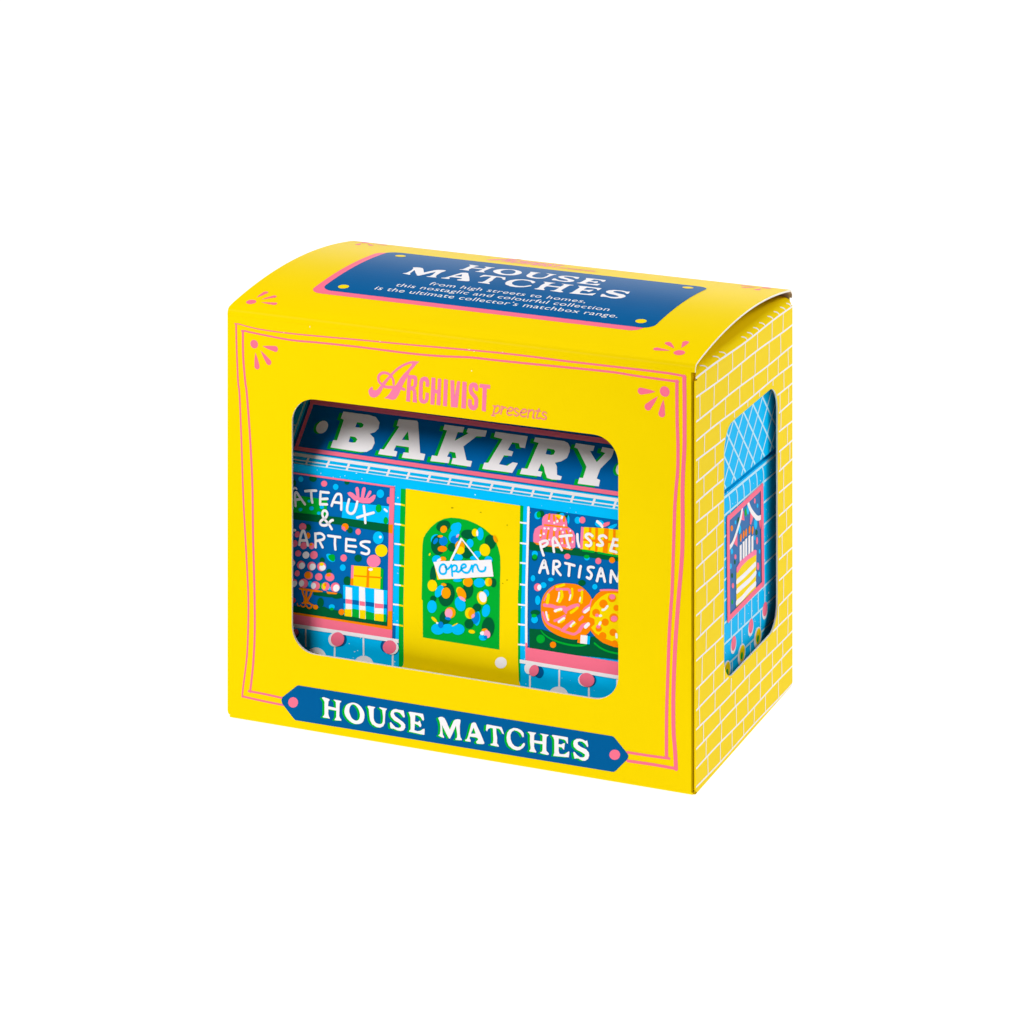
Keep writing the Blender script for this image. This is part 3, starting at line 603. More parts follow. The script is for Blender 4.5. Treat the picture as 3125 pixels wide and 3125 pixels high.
# lettering
LT = {'G': [[(-20, 400), (-75, 370), (-130, 420), (-140, 510), (-100, 560), (-30, 545), (-25, 490), (-70, 480)]],
      'A': [[(98, 608), (90, 480), (92, 405), (118, 388), (160, 450), (250, 580)], [(100, 505), (172, 498)]],
      'circ': [[(55, 335), (90, 310), (115, 330)]],
      'T': [[(255, 365), (345, 358), (435, 358)], [(352, 370), (358, 470), (372, 550)]],
      'E': [[(508, 375), (502, 480), (500, 585)], [(508, 378), (640, 390)], [(505, 495), (620, 490)], [(500, 580), (612, 582)]],
      'A2': [[(688, 605), (725, 500), (768, 425), (800, 412), (840, 430), (848, 540), (845, 668)], [(720, 545), (842, 560)]],
      'U': [[(975, 500), (945, 620), (945, 690), (985, 730), (1035, 725), (1075, 670), (1110, 535)]],
      'X': [[(1215, 610), (1230, 740), (1240, 885)], [(1108, 798), (1240, 755), (1375, 718)]],
      'and': [[(690, 985), (640, 905), (560, 810), (535, 740), (555, 690), (595, 690), (618, 740), (590, 800), (530, 840), (500, 880), (525, 920), (590, 925), (640, 890), (680, 850), (708, 840)]],
      'Tc': [[(-60, 985), (20, 1000), (90, 1005)], [(10, 1010), (5, 1100), (0, 1230)]],
      'A3': [[(160, 1245), (178, 1120), (205, 1030), (235, 1020), (262, 1100), (300, 1255)], [(178, 1175), (275, 1170)]],
      'R': [[(425, 1285), (425, 1170), (420, 1060)], [(428, 1065), (510, 1058), (565, 1105), (545, 1155), (440, 1180)], [(490, 1185), (540, 1285)]],
      'T2': [[(632, 1095), (740, 1110), (828, 1120)], [(745, 1120), (742, 1230), (750, 1320)]],
      'E2': [[(930, 1150), (925, 1250), (925, 1345)], [(932, 1150), (1072, 1168)], [(930, 1258), (1085, 1272)], [(928, 1342), (1058, 1362)]],
      'S': [[(1310, 1198), (1240, 1190), (1175, 1205), (1170, 1245), (1230, 1280), (1295, 1320), (1295, 1375), (1250, 1395), (1180, 1375)]]}
for k, ls in LT.items():
    pen('letter', wall, WHT, 7.2, lw, [wp('W1', *l) for l in ls], zw * (40 if k != 'circ' else 30), smooth=True)
# cake tower of iced balls
balls = [('W1', 212, 950, 60, 60, PNK, 0), ('W1', 125, 1075, 42, 52, PNK, 0), ('W1', 80, 1225, 48, 58, PNK, 0), ('W1', 228, 1260, 54, 60, PNK, 0), ('W1', 360, 1265, 45, 52, PNK, 'o'),
         ('W2', 138, 45, 50, 52, PNK, 0), ('W2', 265, 72, 56, 60, WHT, 0), ('W2', 395, 72, 62, 66, PNK, 0), ('W2', 45, 200, 45, 55, PNK, 'w'), ('W2', 185, 235, 68, 70, PNK, 'w'), ('W2', 358, 252, 70, 72, PNK, 'w'), ('W2', 522, 260, 72, 75, PNK, 'y'),
         ('W2', 122, 372, 42, 52, PNK, 0), ('W2', 308, 405, 72, 66, PNK, 'O'), ('W2', 475, 428, 60, 60, PNK, 0), ('W2', 655, 432, 76, 68, PNK, 'o'), ('W2', 65, 530, 55, 70, PNK, 'w'),
         ('W2', 225, 535, 76, 76, PNK, 'l'), ('W2', 420, 575, 74, 72, PNK, 'l'), ('W2', 585, 585, 66, 72, PNK, 'g'), ('W2', 745, 600, 74, 78, PNK, 'w')]
for i, (reg, x, y, rx, ry, m, k) in enumerate(balls):
    la = 4.6 + .1 * (i % 6)
    bobj = D1(m, reg, x, y, rx, ry, layer=la, name='iced_ball', rot=.3)
    if k == 'w': D1(WHT, reg, x + rx * .22, y + ry * .16, rx * .72, ry * .78, layer=5.4, rot=.4)
    if k == 'l': D1(WHT, reg, x - rx * .4, y, rx * .55, ry * .7, layer=5.4, rot=.2)
    if k == 'y': D1(WHT, reg, x + rx * .2, y + ry * .22, rx * .74, ry * .66, layer=5.4); D1(OYL, reg, x + rx * .0, y - ry * .5, rx * .5, ry * .36, layer=5.6)
    if k == 'o': D1(ORG, reg, x - rx * .25, y - ry * .5, rx * .55, ry * .42, layer=5.4)
    if k == 'O': D1(ORG, reg, x - rx * .18, y - ry * .05, rx * .78, ry * .88, layer=5.4)
    if k == 'g': D1(OYL, reg, x - rx * .35, y - ry * .05, rx * .45, ry * .75, layer=5.4); D1(ORG, reg, x + rx * .0, y - ry * .4, rx * .3, ry * .4, layer=5.6)
for x, y, rx, ry in ((335, 545, 36, 52), (650, 620, 30, 34)): D1(SKP, 'W2', x, y, rx, ry, layer=4.3)
D1(GRN, 'W2', 510, 580, 40, 52, layer=4.3)
put('cake_stand', wall, [strip(wp('W2', (165, 622), (390, 655), (535, 668)), [zw * 30, zw * 34, zw * 14]), strip(wp('W2', (205, 640), (225, 720), (262, 800)), zw * 34), strip(wp('W2', (275, 650), (270, 800)), zw * 30, True, False),
    strip(wp('W2', (362, 660), (335, 740), (290, 805)), zw * 34), fill(catmull(wp('W2', (235, 780), (305, 780), (312, 830), (340, 862), (265, 872), (190, 862), (228, 830)))),
    strip(wp('W2', (125, 862), (135, 900), (160, 905)), zw * 16), strip(wp('W2', (180, 890), (210, 918), (245, 912), (258, 880)), zw * 20), strip(wp('W2', (275, 900), (305, 940), (350, 930), (360, 890)), zw * 26), strip(wp('W2', (310, 862), (385, 890)), zw * 22, True, False),
    fill(catmull(wp('W2', (385, 905), (420, 885), (462, 905), (455, 950), (415, 960), (388, 940))))], ORG, 5.7, lw)
poly('cake_stand', wall, ORG, 4.2, lw, wp('W2', (600, 668), (780, 690), (760, 715), (620, 705)))
poly('shelf', wall, DGR, 3.2, lw, wp('W2', (380, 665), (600, 690), (840, 700), (855, 780), (600, 760), (480, 745), (390, 730)))
# gift boxes at the right of the window
gb = poly('gift_box', wall, SKP, 3.7, lw, wp('W2', (870, 560), (1050, 575), (1600, 650), (1580, 1170), (890, 1060), (880, 850)))
for x0, x1, xt, xb in ((915, 1020, 590, 1075), (1135, 1235, 585, 1118), (1385, 1535, 630, 1155)):
    poly('ribbon', wall, WHT, 4.0, lw, wp('W2', (x0, xt), (x1 - 5 if x0 == 1135 else x1, xt + 20), (x1 if x0 != 1135 else 1245, xb), (x0, xb - 15)))
poly('ribbon', wall, NVY, 3.85, lw, wp('W2', (875, 785), (1250, 835), (1590, 885), (1588, 950), (1250, 905), (880, 862)))
for x0, x1, y0 in ((917, 1018, 790), (1142, 1232, 824), (1392, 1532, 862)): poly('ribbon', wall, PNK, 4.2, lw, wp('W2', (x0, y0), (x1, y0 + 14), (x1, y0 + 84), (x0, y0 + 75)))
poly('ribbon', wall, GRN, 3.9, lw, wp('W2', (890, 960), (1020, 950), (1230, 985), (1400, 1030), (1580, 1045), (1578, 1172), (895, 1062)))
for x0, x1, y0, y1 in ((900, 1015, 955, 1085), (1145, 1240, 970, 1122), (1388, 1535, 1030, 1160)): poly('ribbon', wall, OYL, 4.2, lw, wp('W2', (x0, y0), (x1, y0 + 6), (x1, y1), (x0, y1 - 15)))
D1(ORG, 'W2', 848, 1005, 48, 50, layer=4.3)
poly('gift_box', wall, GRN, 4.4, lw, wp('W2', (1480, 280), (1535, 300), (1525, 640), (1470, 630)))
gy = poly('gift_box', wall, OYL, 4.7, lw, wp('W2', (1010, 240), (1490, 275), (1480, 632), (1250, 605), (1000, 562)))
poly('gift_box', wall, LPK, 5.0, lw, wp('W2', (1008, 238), (1050, 240), (1042, 450), (1000, 450))); poly('gift_box', wall, ORG, 5.0, lw, wp('W2', (1000, 452), (1042, 452), (1038, 572), (992, 560)))
poly('ribbon', wall, ORG, 5.2, lw, wp('W2', (1050, 400), (1500, 430), (1500, 455), (1050, 420)))
poly('ribbon', wall, ORG, 5.4, lw, wp('W2', (1268, 265), (1306, 268), (1295, 605), (1252, 600)))
D1(WHT, 'W2', 1325, 308, 36, 22, layer=5.6)
D1(LPK, 'W2', 1375, 170, 112, 104, layer=4.9, name='pompom'); D1(OYL, 'W1', 1500, 1340, 102, 102, layer=5.2, name='pompom'); D1(SKP, 'W1', 1450, 1130, 88, 104, layer=4.6, name='pompom')
D1(WHT, 'W1', 1484, 1118, 22, 22, layer=5.0)
# piers beside the door
pr1 = poly('door_pier', wall, GRN, 1.5, box, wp('A4', (1815, 938), (1864, 942), (1850, 1500), 'A7', (1838, 100), (1840, 720), (1832, 745), (1810, 758), (1795, 755), (1795, 100), 'A4', (1800, 1500)))
for reg, y in (('A4', 1085), ('A4', 1283), ('A4', 1478), ('A4', 1685), ('A4', 1880), ('A7', 140), ('A7', 337)):
    a, b2, c = (1752, 1815, 1856) if reg == 'A4' else (1735, 1795, 1838)
    pen('brick_line', wall, WHT, 2.2, pr1, [wp(reg, (a, y), (b2, y + 8))], .0042, caps=False, smooth=False)
    pen('brick_line', wall, OYL, 2.2, pr1, [wp(reg, (b2, y + 8), (c, y + 18))], .0042, caps=False, smooth=False)
poly('printed_shadow', wall, NVY, 1.6, pr1, wp('W2', (1680, 1220), (1730, 1222), (1725, 1450), (1676, 1445)))
pr2 = poly('door_pier', wall, GRN, 1.5, box, wp('A5', (1087, 1102), (1117, 1107), (1100, 1932), 'A8', (1085, 500), (1088, 690), (1088, 900), (1078, 900), (1066, 690), (1066, 0), 'A5', (1070, 1932)))
for reg, y in (('A5', 1272), ('A5', 1474), ('A5', 1668), ('A5', 1880), ('A8', 145), ('A8', 340), ('A8', 538)):
    a, b2, c = (1085, 1105, 1155) if reg == 'A5' else (1066, 1085, 1140)
    pen('brick_line', wall, WHT, 2.2, pr2, [wp(reg, (a, y - 3), (c, y + 6))], .0042, caps=False, smooth=False)
# door
dr = poly('door', wall, OYL, 2, box, wp('A4', (1865, 938), 'A5', (-36, 936), (1087, 1104), (1072, 1932), 'A8', (1066, 0), (1066, 680), (1076, 900), (1090, 945), (1110, 965), (1110, 1100), 'A7', (1780, 900), (1790, 770), (1815, 762), (1838, 740), (1842, 700), (1840, 100)), label='plain yellow door with arched window')
dg = poly('door_window', wall, GRN, 3, dr, wp('D1', (60, 1560), (65, 900), (75, 650), (95, 530), (150, 430), (260, 290), (400, 170), (560, 95), (720, 70), (900, 85), (1100, 130), (1300, 215), (1460, 310), (1600, 430), (1720, 580), (1790, 750), (1835, 950), (1840, 1200), (1830, 1560), 'D2', (1815, 1580), (80, 1300), (75, 460), (50, 430), (60, 0)))
dot('door_knob', wall, WHT, 3, dr, 'A8', 898, 715, 58, 56)
K = 0
for mat, reg, x, y, rx, ry, rot in [
        (DGR, 'D1', 545, 260, 165, 125, -.4), (SKP, 'D1', 830, 300, 118, 110, 0), (SKP, 'D1', 880, 250, 75, 75, 0), (SKP, 'D1', 790, 470, 110, 160, .5), (DGR, 'D1', 1110, 450, 165, 110, .1), (SKP, 'D1', 1380, 440, 78, 145, 0),
        (DGR, 'D1', 1610, 620, 125, 165, -.1), (SKP, 'D1', 365, 560, 100, 120, .5), (DGR, 'D1', 430, 690, 165, 230, 0), (MID, 'D1', 545, 600, 100, 105, 0), (MID, 'D1', 800, 570, 90, 95, .5), (DGR, 'D1', 740, 740, 95, 100, 0), (MID, 'D1', 370, 600, 45, 80, .6),
        (SKP, 'D1', 1150, 650, 80, 100, 0), (DGR, 'D1', 1080, 870, 120, 130, 0), (SKP, 'D1', 880, 970, 110, 80, 0), (SKP, 'D1', 1310, 900, 90, 80, 0), (SKP, 'D1', 1250, 985, 100, 50, 0), (SKP, 'D1', 400, 1020, 110, 100, .3), (SKP, 'D1', 1570, 1030, 95, 90, 0),
        (DGR, 'D1', 320, 1340, 75, 190, .1), (DGR, 'D2', 620, 330, 185, 270, .15), (DGR, 'D2', 1100, 240, 125, 190, .2), (SKP, 'D2', 1365, 60, 130, 105, 0), (SKP, 'D2', 870, 0, 100, 42, 0), (DGR, 'D2', 1680, 60, 70, 105, 0),
        (SKP, 'D2', 455, 250, 85, 150, .45), (DGR, 'D2', 320, 420, 72, 70, 0), (SKP, 'D2', 290, 600, 108, 145, 0), (SKP, 'D2', 930, 540, 118, 170, -.3), (SKP, 'D2', 1510, 300, 75, 90, 0), (DGR, 'D2', 1310, 620, 95, 90, 0),
        (SKP, 'D2', 1515, 690, 92, 145, .2), (SKP, 'D2', 1320, 870, 65, 165, .1), (DGR, 'D2', 590, 850, 130, 160, .2), (MID, 'D2', 1280, 860, 85, 135, .2), (DGR, 'D2', 1130, 990, 105, 110, 0), (DGR, 'D2', 1560, 1080, 145, 245, .1),
        (SKP, 'D2', 420, 1110, 150, 125, .2), (SKP, 'D2', 640, 1100, 150, 110, 0), (SKP, 'D2', 880, 1115, 150, 125, 0), (SKP, 'D2', 1450, 1290, 95, 80, 0)]:
    K += 1
    dot('printed_spot', wall, mat, 3.5 + .05 * K, dr, reg, x, y, rx, ry, rot)
K = 0
for mat, reg, x, y, rx, ry, rot in [
        (AMB, 'D1', 555, 330, 75, 85, .5), (AMB, 'D1', 480, 490, 58, 28, 0), (ORG, 'D1', 525, 775, 105, 68, 0), (OYL, 'D1', 1265, 405, 70, 88, 0), (WHT, 'D1', 1318, 420, 24, 70, 0), (OYL, 'D1', 1490, 800, 118, 142, -.2), (AMB, 'D1', 925, 720, 108, 130, -.2), (OYL, 'D1', 930, 810, 100, 90, -.2),
        (BSH, 'D1', 875, 480, 24, 48, .7), (AMB, 'D1', 540, 1010, 72, 60, 0), (WHT, 'D1', 450, 1030, 55, 30, -.6), (OYL, 'D1', 240, 900, 18, 34, .4), (OYL, 'D2', 300, 120, 108, 132, -.1), (AMB, 'D2', 560, 100, 60, 34, .2), (AMB, 'D2', 610, 290, 105, 128, 0), (OYL, 'D2', 1040, 40, 45, 70, 0), (AMB, 'D2', 1115, 40, 100, 110, 0),
        (OYL, 'D2', 920, 240, 75, 90, -.4), (AMB, 'D2', 965, 310, 92, 150, -.4), (BSH, 'D2', 980, 420, 92, 32, .6), (OYL, 'D2', 1570, 40, 78, 95, 0), (AMB, 'D2', 1610, 40, 42, 88, 0), (OYL, 'D2', 1425, 400, 112, 155, -.2), (WHT, 'D2', 1445, 380, 82, 122, -.3),
        (AMB, 'D2', 705, 735, 122, 128, 0), (BSH, 'D2', 672, 750, 85, 108, 0), (MID, 'D2', 655, 868, 70, 36, .2), (OYL, 'D2', 1150, 745, 108, 130, 0), (AMB, 'D2', 1190, 750, 72, 108, .25), (BSH, 'D2', 1225, 810, 34, 50, .5), (OYL, 'D2', 345, 890, 34, 85, -.8), (WHT, 'D2', 412, 968, 26, 22, 0), (MID, 'D2', 490, 1010, 62, 75, 0),
        (OYL, 'D2', 1195, 1165, 74, 44, .2), (AMB, 'D2', 1490, 1140, 70, 50, 0), (WHT, 'D2', 1435, 1200, 52, 45, 0), (BSH, 'D2', 1545, 1220, 70, 92, -.3), (MID, 'D2', 1510, 1290, 40, 42, 0), (OYL, 'D2', 815, 1005, 78, 14, -.5), (AMB, 'D1', 1725, 550, 34, 85, -.35)]:
    K += 1
    dot('printed_spot', wall, mat, 5.8 + .05 * K, dr, reg, x, y, rx, ry, rot)
pen('sign_string', wall, WHT, 8.2, dr, [wp('D1', (960, 545), (720, 1040))], zd * 48, smooth=False)
pen('sign_string', wall, WHT, 8.3, dr, [wp('D1', (970, 550), (1350, 1030))], zd * 34, smooth=False)
poly('open_board', wall, OYL, 8.4, dr, wp('D1', (350, 1150), (900, 1300), (1000, 1440), (850, 1450), (420, 1475)))
poly('open_board', wall, WHT, 8.6, dr, wp('D1', (325, 1075), (450, 1052), (1000, 1040), (1640, 1020), (1690, 1400), (1200, 1425), (860, 1450), (455, 1452)))
OPEN = [[(620, 1180), (570, 1125), (500, 1145), (465, 1240), (485, 1320), (550, 1345), (610, 1310), (618, 1220), (590, 1165), (640, 1235), (705, 1180), (730, 1135)],
        [(740, 1145), (748, 1260), (755, 1385)], [(745, 1190), (790, 1145), (850, 1160), (860, 1220), (835, 1270), (790, 1285)],
        [(830, 1270), (900, 1295), (980, 1220), (1060, 1180), (1050, 1130), (990, 1130), (955, 1190), (975, 1260), (1040, 1310), (1110, 1310), (1160, 1250), (1200, 1150)],
        [(1205, 1150), (1215, 1220), (1218, 1290)], [(1212, 1220), (1255, 1140), (1310, 1140), (1335, 1210), (1370, 1270), (1430, 1285), (1490, 1260), (1510, 1190)]]
pen('letter', wall, SKP, 9.2, dr, [wp('D1', *l) for l in OPEN], zd * 46)
for x, y, r in ((1180, 1170, 7), (420, 1125, 8), (960, 1295, 5), (960, 1835, 6), (915, 1868, 5), (700, 1170, 6)): dot('print_fleck', wall, ink('fleck', '#B8A000'), 3, dr, 'A5', x, y, r * 1.6, r)
# right shop window
rw = poly('shop_window', wall, NVY, 1, box, wp('P1', (80, 55), (120, 58), (1832, 300), (2600, 410), 'P2', (2600, 1690), (1840, 1580), (60, 1320)), label='right shop window of pastries')
pen('window_frame', wall, WHT, 6, rw, [wp('P1', (88, 55), (70, 800), (50, 1600), 'P2', (45, 700), (45, 1280))], zp * 48, smooth=False)
poly('window_sill', wall, PNK, 6.2, rw, wp('A8', (1140, 515), (1158, 520), (1162, 565), (1932, 688), (2300, 745), (2300, 880), (1932, 822), (1142, 695)))
poly('shelf', wall, DGR, 2, rw, wp('P1', (105, 725), (1000, 850), (1835, 990), (2600, 1110), (2600, 1230), (1820, 1112), (1000, 1000), (100, 890)))
poly('shelf', wall, DGR, 2, rw, wp('P2', (100, 950), (350, 970), (700, 1080), (1100, 1160), (1400, 1100), (1800, 1300), (2600, 1420), (2600, 1660), (1840, 1560), (1040, 1478), (105, 1330)))
K = 0
for mat, reg, x, y, rx, ry in [(SKP, 'P1', 265, 210, 65, 78), (DGR, 'P1', 335, 180, 60, 70), (GRN, 'P1', 285, 195, 42, 65), (DGR, 'P1', 700, 190, 80, 50), (SKP, 'P1', 740, 200, 50, 40), (DGR, 'P1', 850, 225, 50, 30), (SKP, 'P1', 870, 290, 22, 85), (SKP, 'P1', 1052, 305, 62, 70), (PNK, 'P1', 1145, 300, 58, 66), (SKP, 'P1', 1480, 370, 90, 70),
        (SKP, 'P1', 210, 965, 60, 62), (DGR, 'P1', 205, 1045, 58, 60), (GRN, 'P1', 208, 1020, 48, 48), (PNK, 'P1', 848, 1015, 60, 55), (SKP, 'P1', 1235, 1050, 52, 45), (GRN, 'P1', 1228, 1022, 55, 38), (PNK, 'P1', 1458, 1105, 58, 62), (ORG, 'P1', 1728, 1090, 58, 58), (SKP, 'P1', 175, 1445, 45, 62), (SKP, 'P1', 525, 1470, 55, 38), (DGR, 'P1', 1135, 1535, 75, 60),
        (SKP, 'P2', 380, 100, 62, 58), (PNK, 'P2', 265, 140, 70, 78), (WHT, 'P2', 298, 145, 40, 58), (SKP, 'P2', 1390, 130, 52, 55), (SKP, 'P2', 268, 395, 52, 92), (DGR, 'P2', 220, 640, 95, 55), (SKP, 'P2', 205, 775, 68, 72), (GRN, 'P2', 195, 700, 52, 36), (GRN, 'P2', 325, 1155, 85, 85), (ORG, 'P2', 568, 1270, 60, 62)]:
    K += 1; dot('printed_spot', wall, mat, 2.6 + .045 * K, rw, reg, x, y, rx, ry)
poly('printed_leaf', wall, PNK, 3.4, rw, wp('P1', (1560, 370), (1620, 345), (1680, 340), (1670, 390), (1600, 430), (1570, 440), (1545, 430)), smooth=True)
poly('printed_leaf', wall, SKP, 3.4, rw, wp('P1', (1650, 445), (1740, 395), (1820, 370), (1815, 420), (1740, 475), (1690, 480)), smooth=True)
pen('ribbon', wall, WHT, 4.3, rw, [wp('P1', (1440, 330), (1500, 380), (1535, 430))], zp * 55)
# iced brioche cake
ck = poly('cake', wall, LPK, 4.2, rw, wp('P1', (180, 720), (185, 580), (215, 470), (290, 420), (355, 400), (355, 290), (375, 230), (430, 185), (540, 178), (650, 185), (740, 205), (810, 240), (840, 320), (850, 430), (900, 460), (970, 520), (1005, 610), (1005, 830), (960, 860), (600, 820), (300, 780), (210, 745)))
poly('cake', wall, ORG, 4.5, rw, wp('P1', (185, 730), (290, 755), (520, 800), (700, 815), (960, 870), (940, 890), (850, 880), (520, 825), (250, 785)))
pen('icing_line', wall, ORG, 4.7, rw, [wp('P1', (400, 398), (500, 405), (620, 420), (850, 445))], zp * 32)
for l in ([(500, 190), (485, 290)], [(585, 210), (590, 300)], [(650, 240), (690, 320)], [(790, 240), (780, 320)], [(340, 500), (325, 640)], [(480, 510), (450, 680)], [(590, 480), (585, 620)], [(700, 530), (690, 720)], [(830, 510), (850, 560)], [(920, 560), (900, 720)], [(780, 660), (800, 760)]):
    pen('icing_stripe', wall, ORG, 4.9 + .004 * l[0][0] / 10, rw, [wp('P1', *l)], zp * 44)
poly('icing_stripe', wall, OYL, 5.4, rw, wp('P1', (600, 205), (700, 195), (760, 230), (720, 280), (650, 240)), smooth=True)
for i, (x, y, rx, ry) in enumerate([(490, 318, 22, 18), (595, 355, 22, 22), (655, 325, 24, 30), (785, 405, 20, 20), (745, 250, 22, 36), (405, 462, 28, 20), (480, 465, 22, 22), (605, 480, 34, 36), (728, 470, 20, 20), (390, 570, 22, 24), (765, 540, 22, 24), (495, 685, 22, 18), (750, 752, 20, 22), (320, 600, 22, 22), (910, 510, 18, 18), (955, 730, 18, 26), (850, 835, 18, 16)]):
    dot('sugar_pearl', wall, WHT, 5.6, rw, 'P1', x, y, rx, ry, .3)
# striped box
sb = poly('gift_box', wall, OYL, 4.1, rw, wp('P1', (1125, 435), (1600, 460), (1840, 490), (2150, 520), (2130, 1000), (1820, 985), (1100, 870)))
poly('gift_box', wall, LPK, 4.3, rw, wp('P1', (1122, 432), (1175, 438), (1150, 870), (1095, 860), (1112, 620)))
for i, (a, b2, c, d2, top, bot) in enumerate([(1275, 1325, 1265, 1300, 445, 890), (1400, 1455, 1395, 1440, 450, 910), (1575, 1665, 1545, 1640, 460, 945), (1750, 1800, 1745, 1790, 480, 970)]):
    poly('gift_stripe', wall, ORG, 4.5, rw, wp('P1', (a, top), (b2, top + 6), (d2, bot + 8), (c, bot)))
poly('ribbon', wall, ORG, 4.7, rw, wp('P1', (1160, 668), (1500, 690), (1830, 715), (1830, 765), (1500, 740), (1160, 705)))
pen('plate_line', wall, GRN, 4.6, rw, [wp('P1', (1155, 895), (1260, 910), (1370, 925))], zp * 40); pen('plate_line', wall, GRN, 4.6, rw, [wp('P1', (1460, 940), (1640, 975), (1830, 1010), (2150, 1060))], zp * 36)
RT = {'P': [[(315, 740), (345, 870), (385, 990)], [(315, 745), (380, 710), (450, 710), (465, 750), (430, 790), (350, 830)]],
      'A': [[(590, 920), (572, 780), (568, 690), (600, 645), (640, 700), (745, 885)], [(590, 800), (680, 785)]],
      'T': [[(705, 622), (830, 605), (940, 600)], [(835, 610), (855, 730), (895, 840)]],
      'I': [[(1050, 580), (1055, 700), (1085, 820)]],
      'S': [[(1345, 610), (1290, 572), (1230, 585), (1218, 625), (1260, 670), (1310, 720), (1320, 770), (1280, 805), (1225, 790)]],
      'S2': [[(1618, 645), (1570, 605), (1500, 615), (1475, 660), (1510, 710), (1545, 750), (1540, 790), (1490, 798), (1440, 785)]],
      'E': [[(1765, 675), (1735, 790), (1700, 900)], [(1770, 675), (1870, 690)], [(1740, 790), (1840, 800)], [(1702, 895), (1815, 930)]],
      'A2': [[(305, 1330), (350, 1190), (400, 1090), (430, 1180), (475, 1345)], [(340, 1235), (445, 1225)]],
      'R': [[(575, 1355), (580, 1220), (590, 1105)], [(592, 1105), (670, 1110), (705, 1165), (670, 1215), (590, 1230)], [(620, 1240), (665, 1310), (718, 1375)]],
      'T2': [[(815, 1145), (900, 1165), (990, 1190)], [(895, 1175), (890, 1280), (882, 1390)]],
      'I2': [[(1115, 1205), (1095, 1310), (1080, 1420)]],
      'S3': [[(1370, 1230), (1310, 1220), (1265, 1235), (1262, 1280), (1300, 1320), (1330, 1370), (1310, 1430), (1285, 1450), (1240, 1425)]],
      'A3': [[(1435, 1495), (1470, 1360), (1515, 1245), (1550, 1340), (1590, 1505)], [(1465, 1395), (1560, 1395)]],
      'N': [[(1700, 1520), (1708, 1400), (1720, 1295)], [(1722, 1295), (1780, 1400), (1835, 1500)], [(1845, 1500), (1862, 1420), (1875, 1330)]]}
for k, ls in RT.items():
    pen('letter', wall, WHT, 7.2, rw, [wp('P1', *l) for l in ls], zp * 50)
# bread
br = poly('bread', wall, ORG, 4.4, rw, wp('P2', (330, 560), (345, 420), (390, 290), (480, 180), (600, 100), (740, 62), (900, 65), (1050, 90), (1180, 170), (1280, 280), (1335, 380), (1400, 560), (1400, 800), (1320, 960), (1240, 1060), (1100, 1150), (950, 1165), (750, 1120), (560, 1030), (430, 920), (360, 780)), smooth=True)
for i, l in enumerate([[(370, 640), (410, 760), (470, 850), (560, 900), (700, 960)], [(400, 490), (560, 510), (640, 540), (800, 540)], [(640, 180), (760, 180), (880, 185), (900, 260)], [(800, 600), (860, 560), (970, 510), (1060, 490)], [(1080, 200), (1150, 195)], [(820, 640), (830, 560)], [(600, 800), (700, 760), (800, 700)], [(760, 985), (850, 900), (960, 820)], [(740, 985), (860, 1030), (980, 1060), (1070, 1010)], [(1080, 1000), (1150, 900), (1220, 870)], [(1090, 780), (1150, 720)], [(1160, 620), (1200, 560), (1310, 480)], [(1310, 470), (1340, 390)]]):
    pen('bread_score', wall, LPK, 4.65 + .02 * i, rw, [wp('P2', *l)], zp * (62 if i in (1, 3, 7, 9) else 44))
pen('bread_score', wall, LPK, 4.95, rw, [wp('P2', (395, 400), (470, 250), (580, 140))], zp * 22)
for i, (l, m, w) in enumerate([([(640, 130), (720, 110), (790, 85)], OYL, 44), ([(480, 290), (470, 360), (455, 440)], OYL, 62), ([(735, 220), (745, 320), (690, 420)], OYL, 62), ([(690, 240), (680, 330), (650, 410)], WHT, 30), ([(945, 170), (950, 280), (920, 370)], OYL, 44), ([(915, 290), (890, 390)], WHT, 28), ([(1140, 220), (1135, 340), (1125, 440)], OYL, 50), ([(1105, 340), (1090, 420)], WHT, 26),
        ([(610, 605), (730, 570)], WHT, 52), ([(650, 622), (720, 600)], OYL, 22), ([(920, 640), (990, 590), (1050, 540)], OYL, 50), ([(1190, 625), (1290, 550)], WHT, 56), ([(435, 630), (450, 710), (475, 780)], WHT, 40), ([(478, 680), (485, 740)], OYL, 30), ([(680, 820), (790, 745)], WHT, 44), ([(720, 830), (790, 785)], OYL, 34), ([(915, 905), (985, 830)], WHT, 42), ([(950, 905), (1015, 850)], OYL, 32), ([(1205, 920), (1265, 860)], WHT, 64)]):
    pen('bread_highlight', wall, m, 5.1 + .02 * i, rw, [wp('P2', *l)], zp * w)
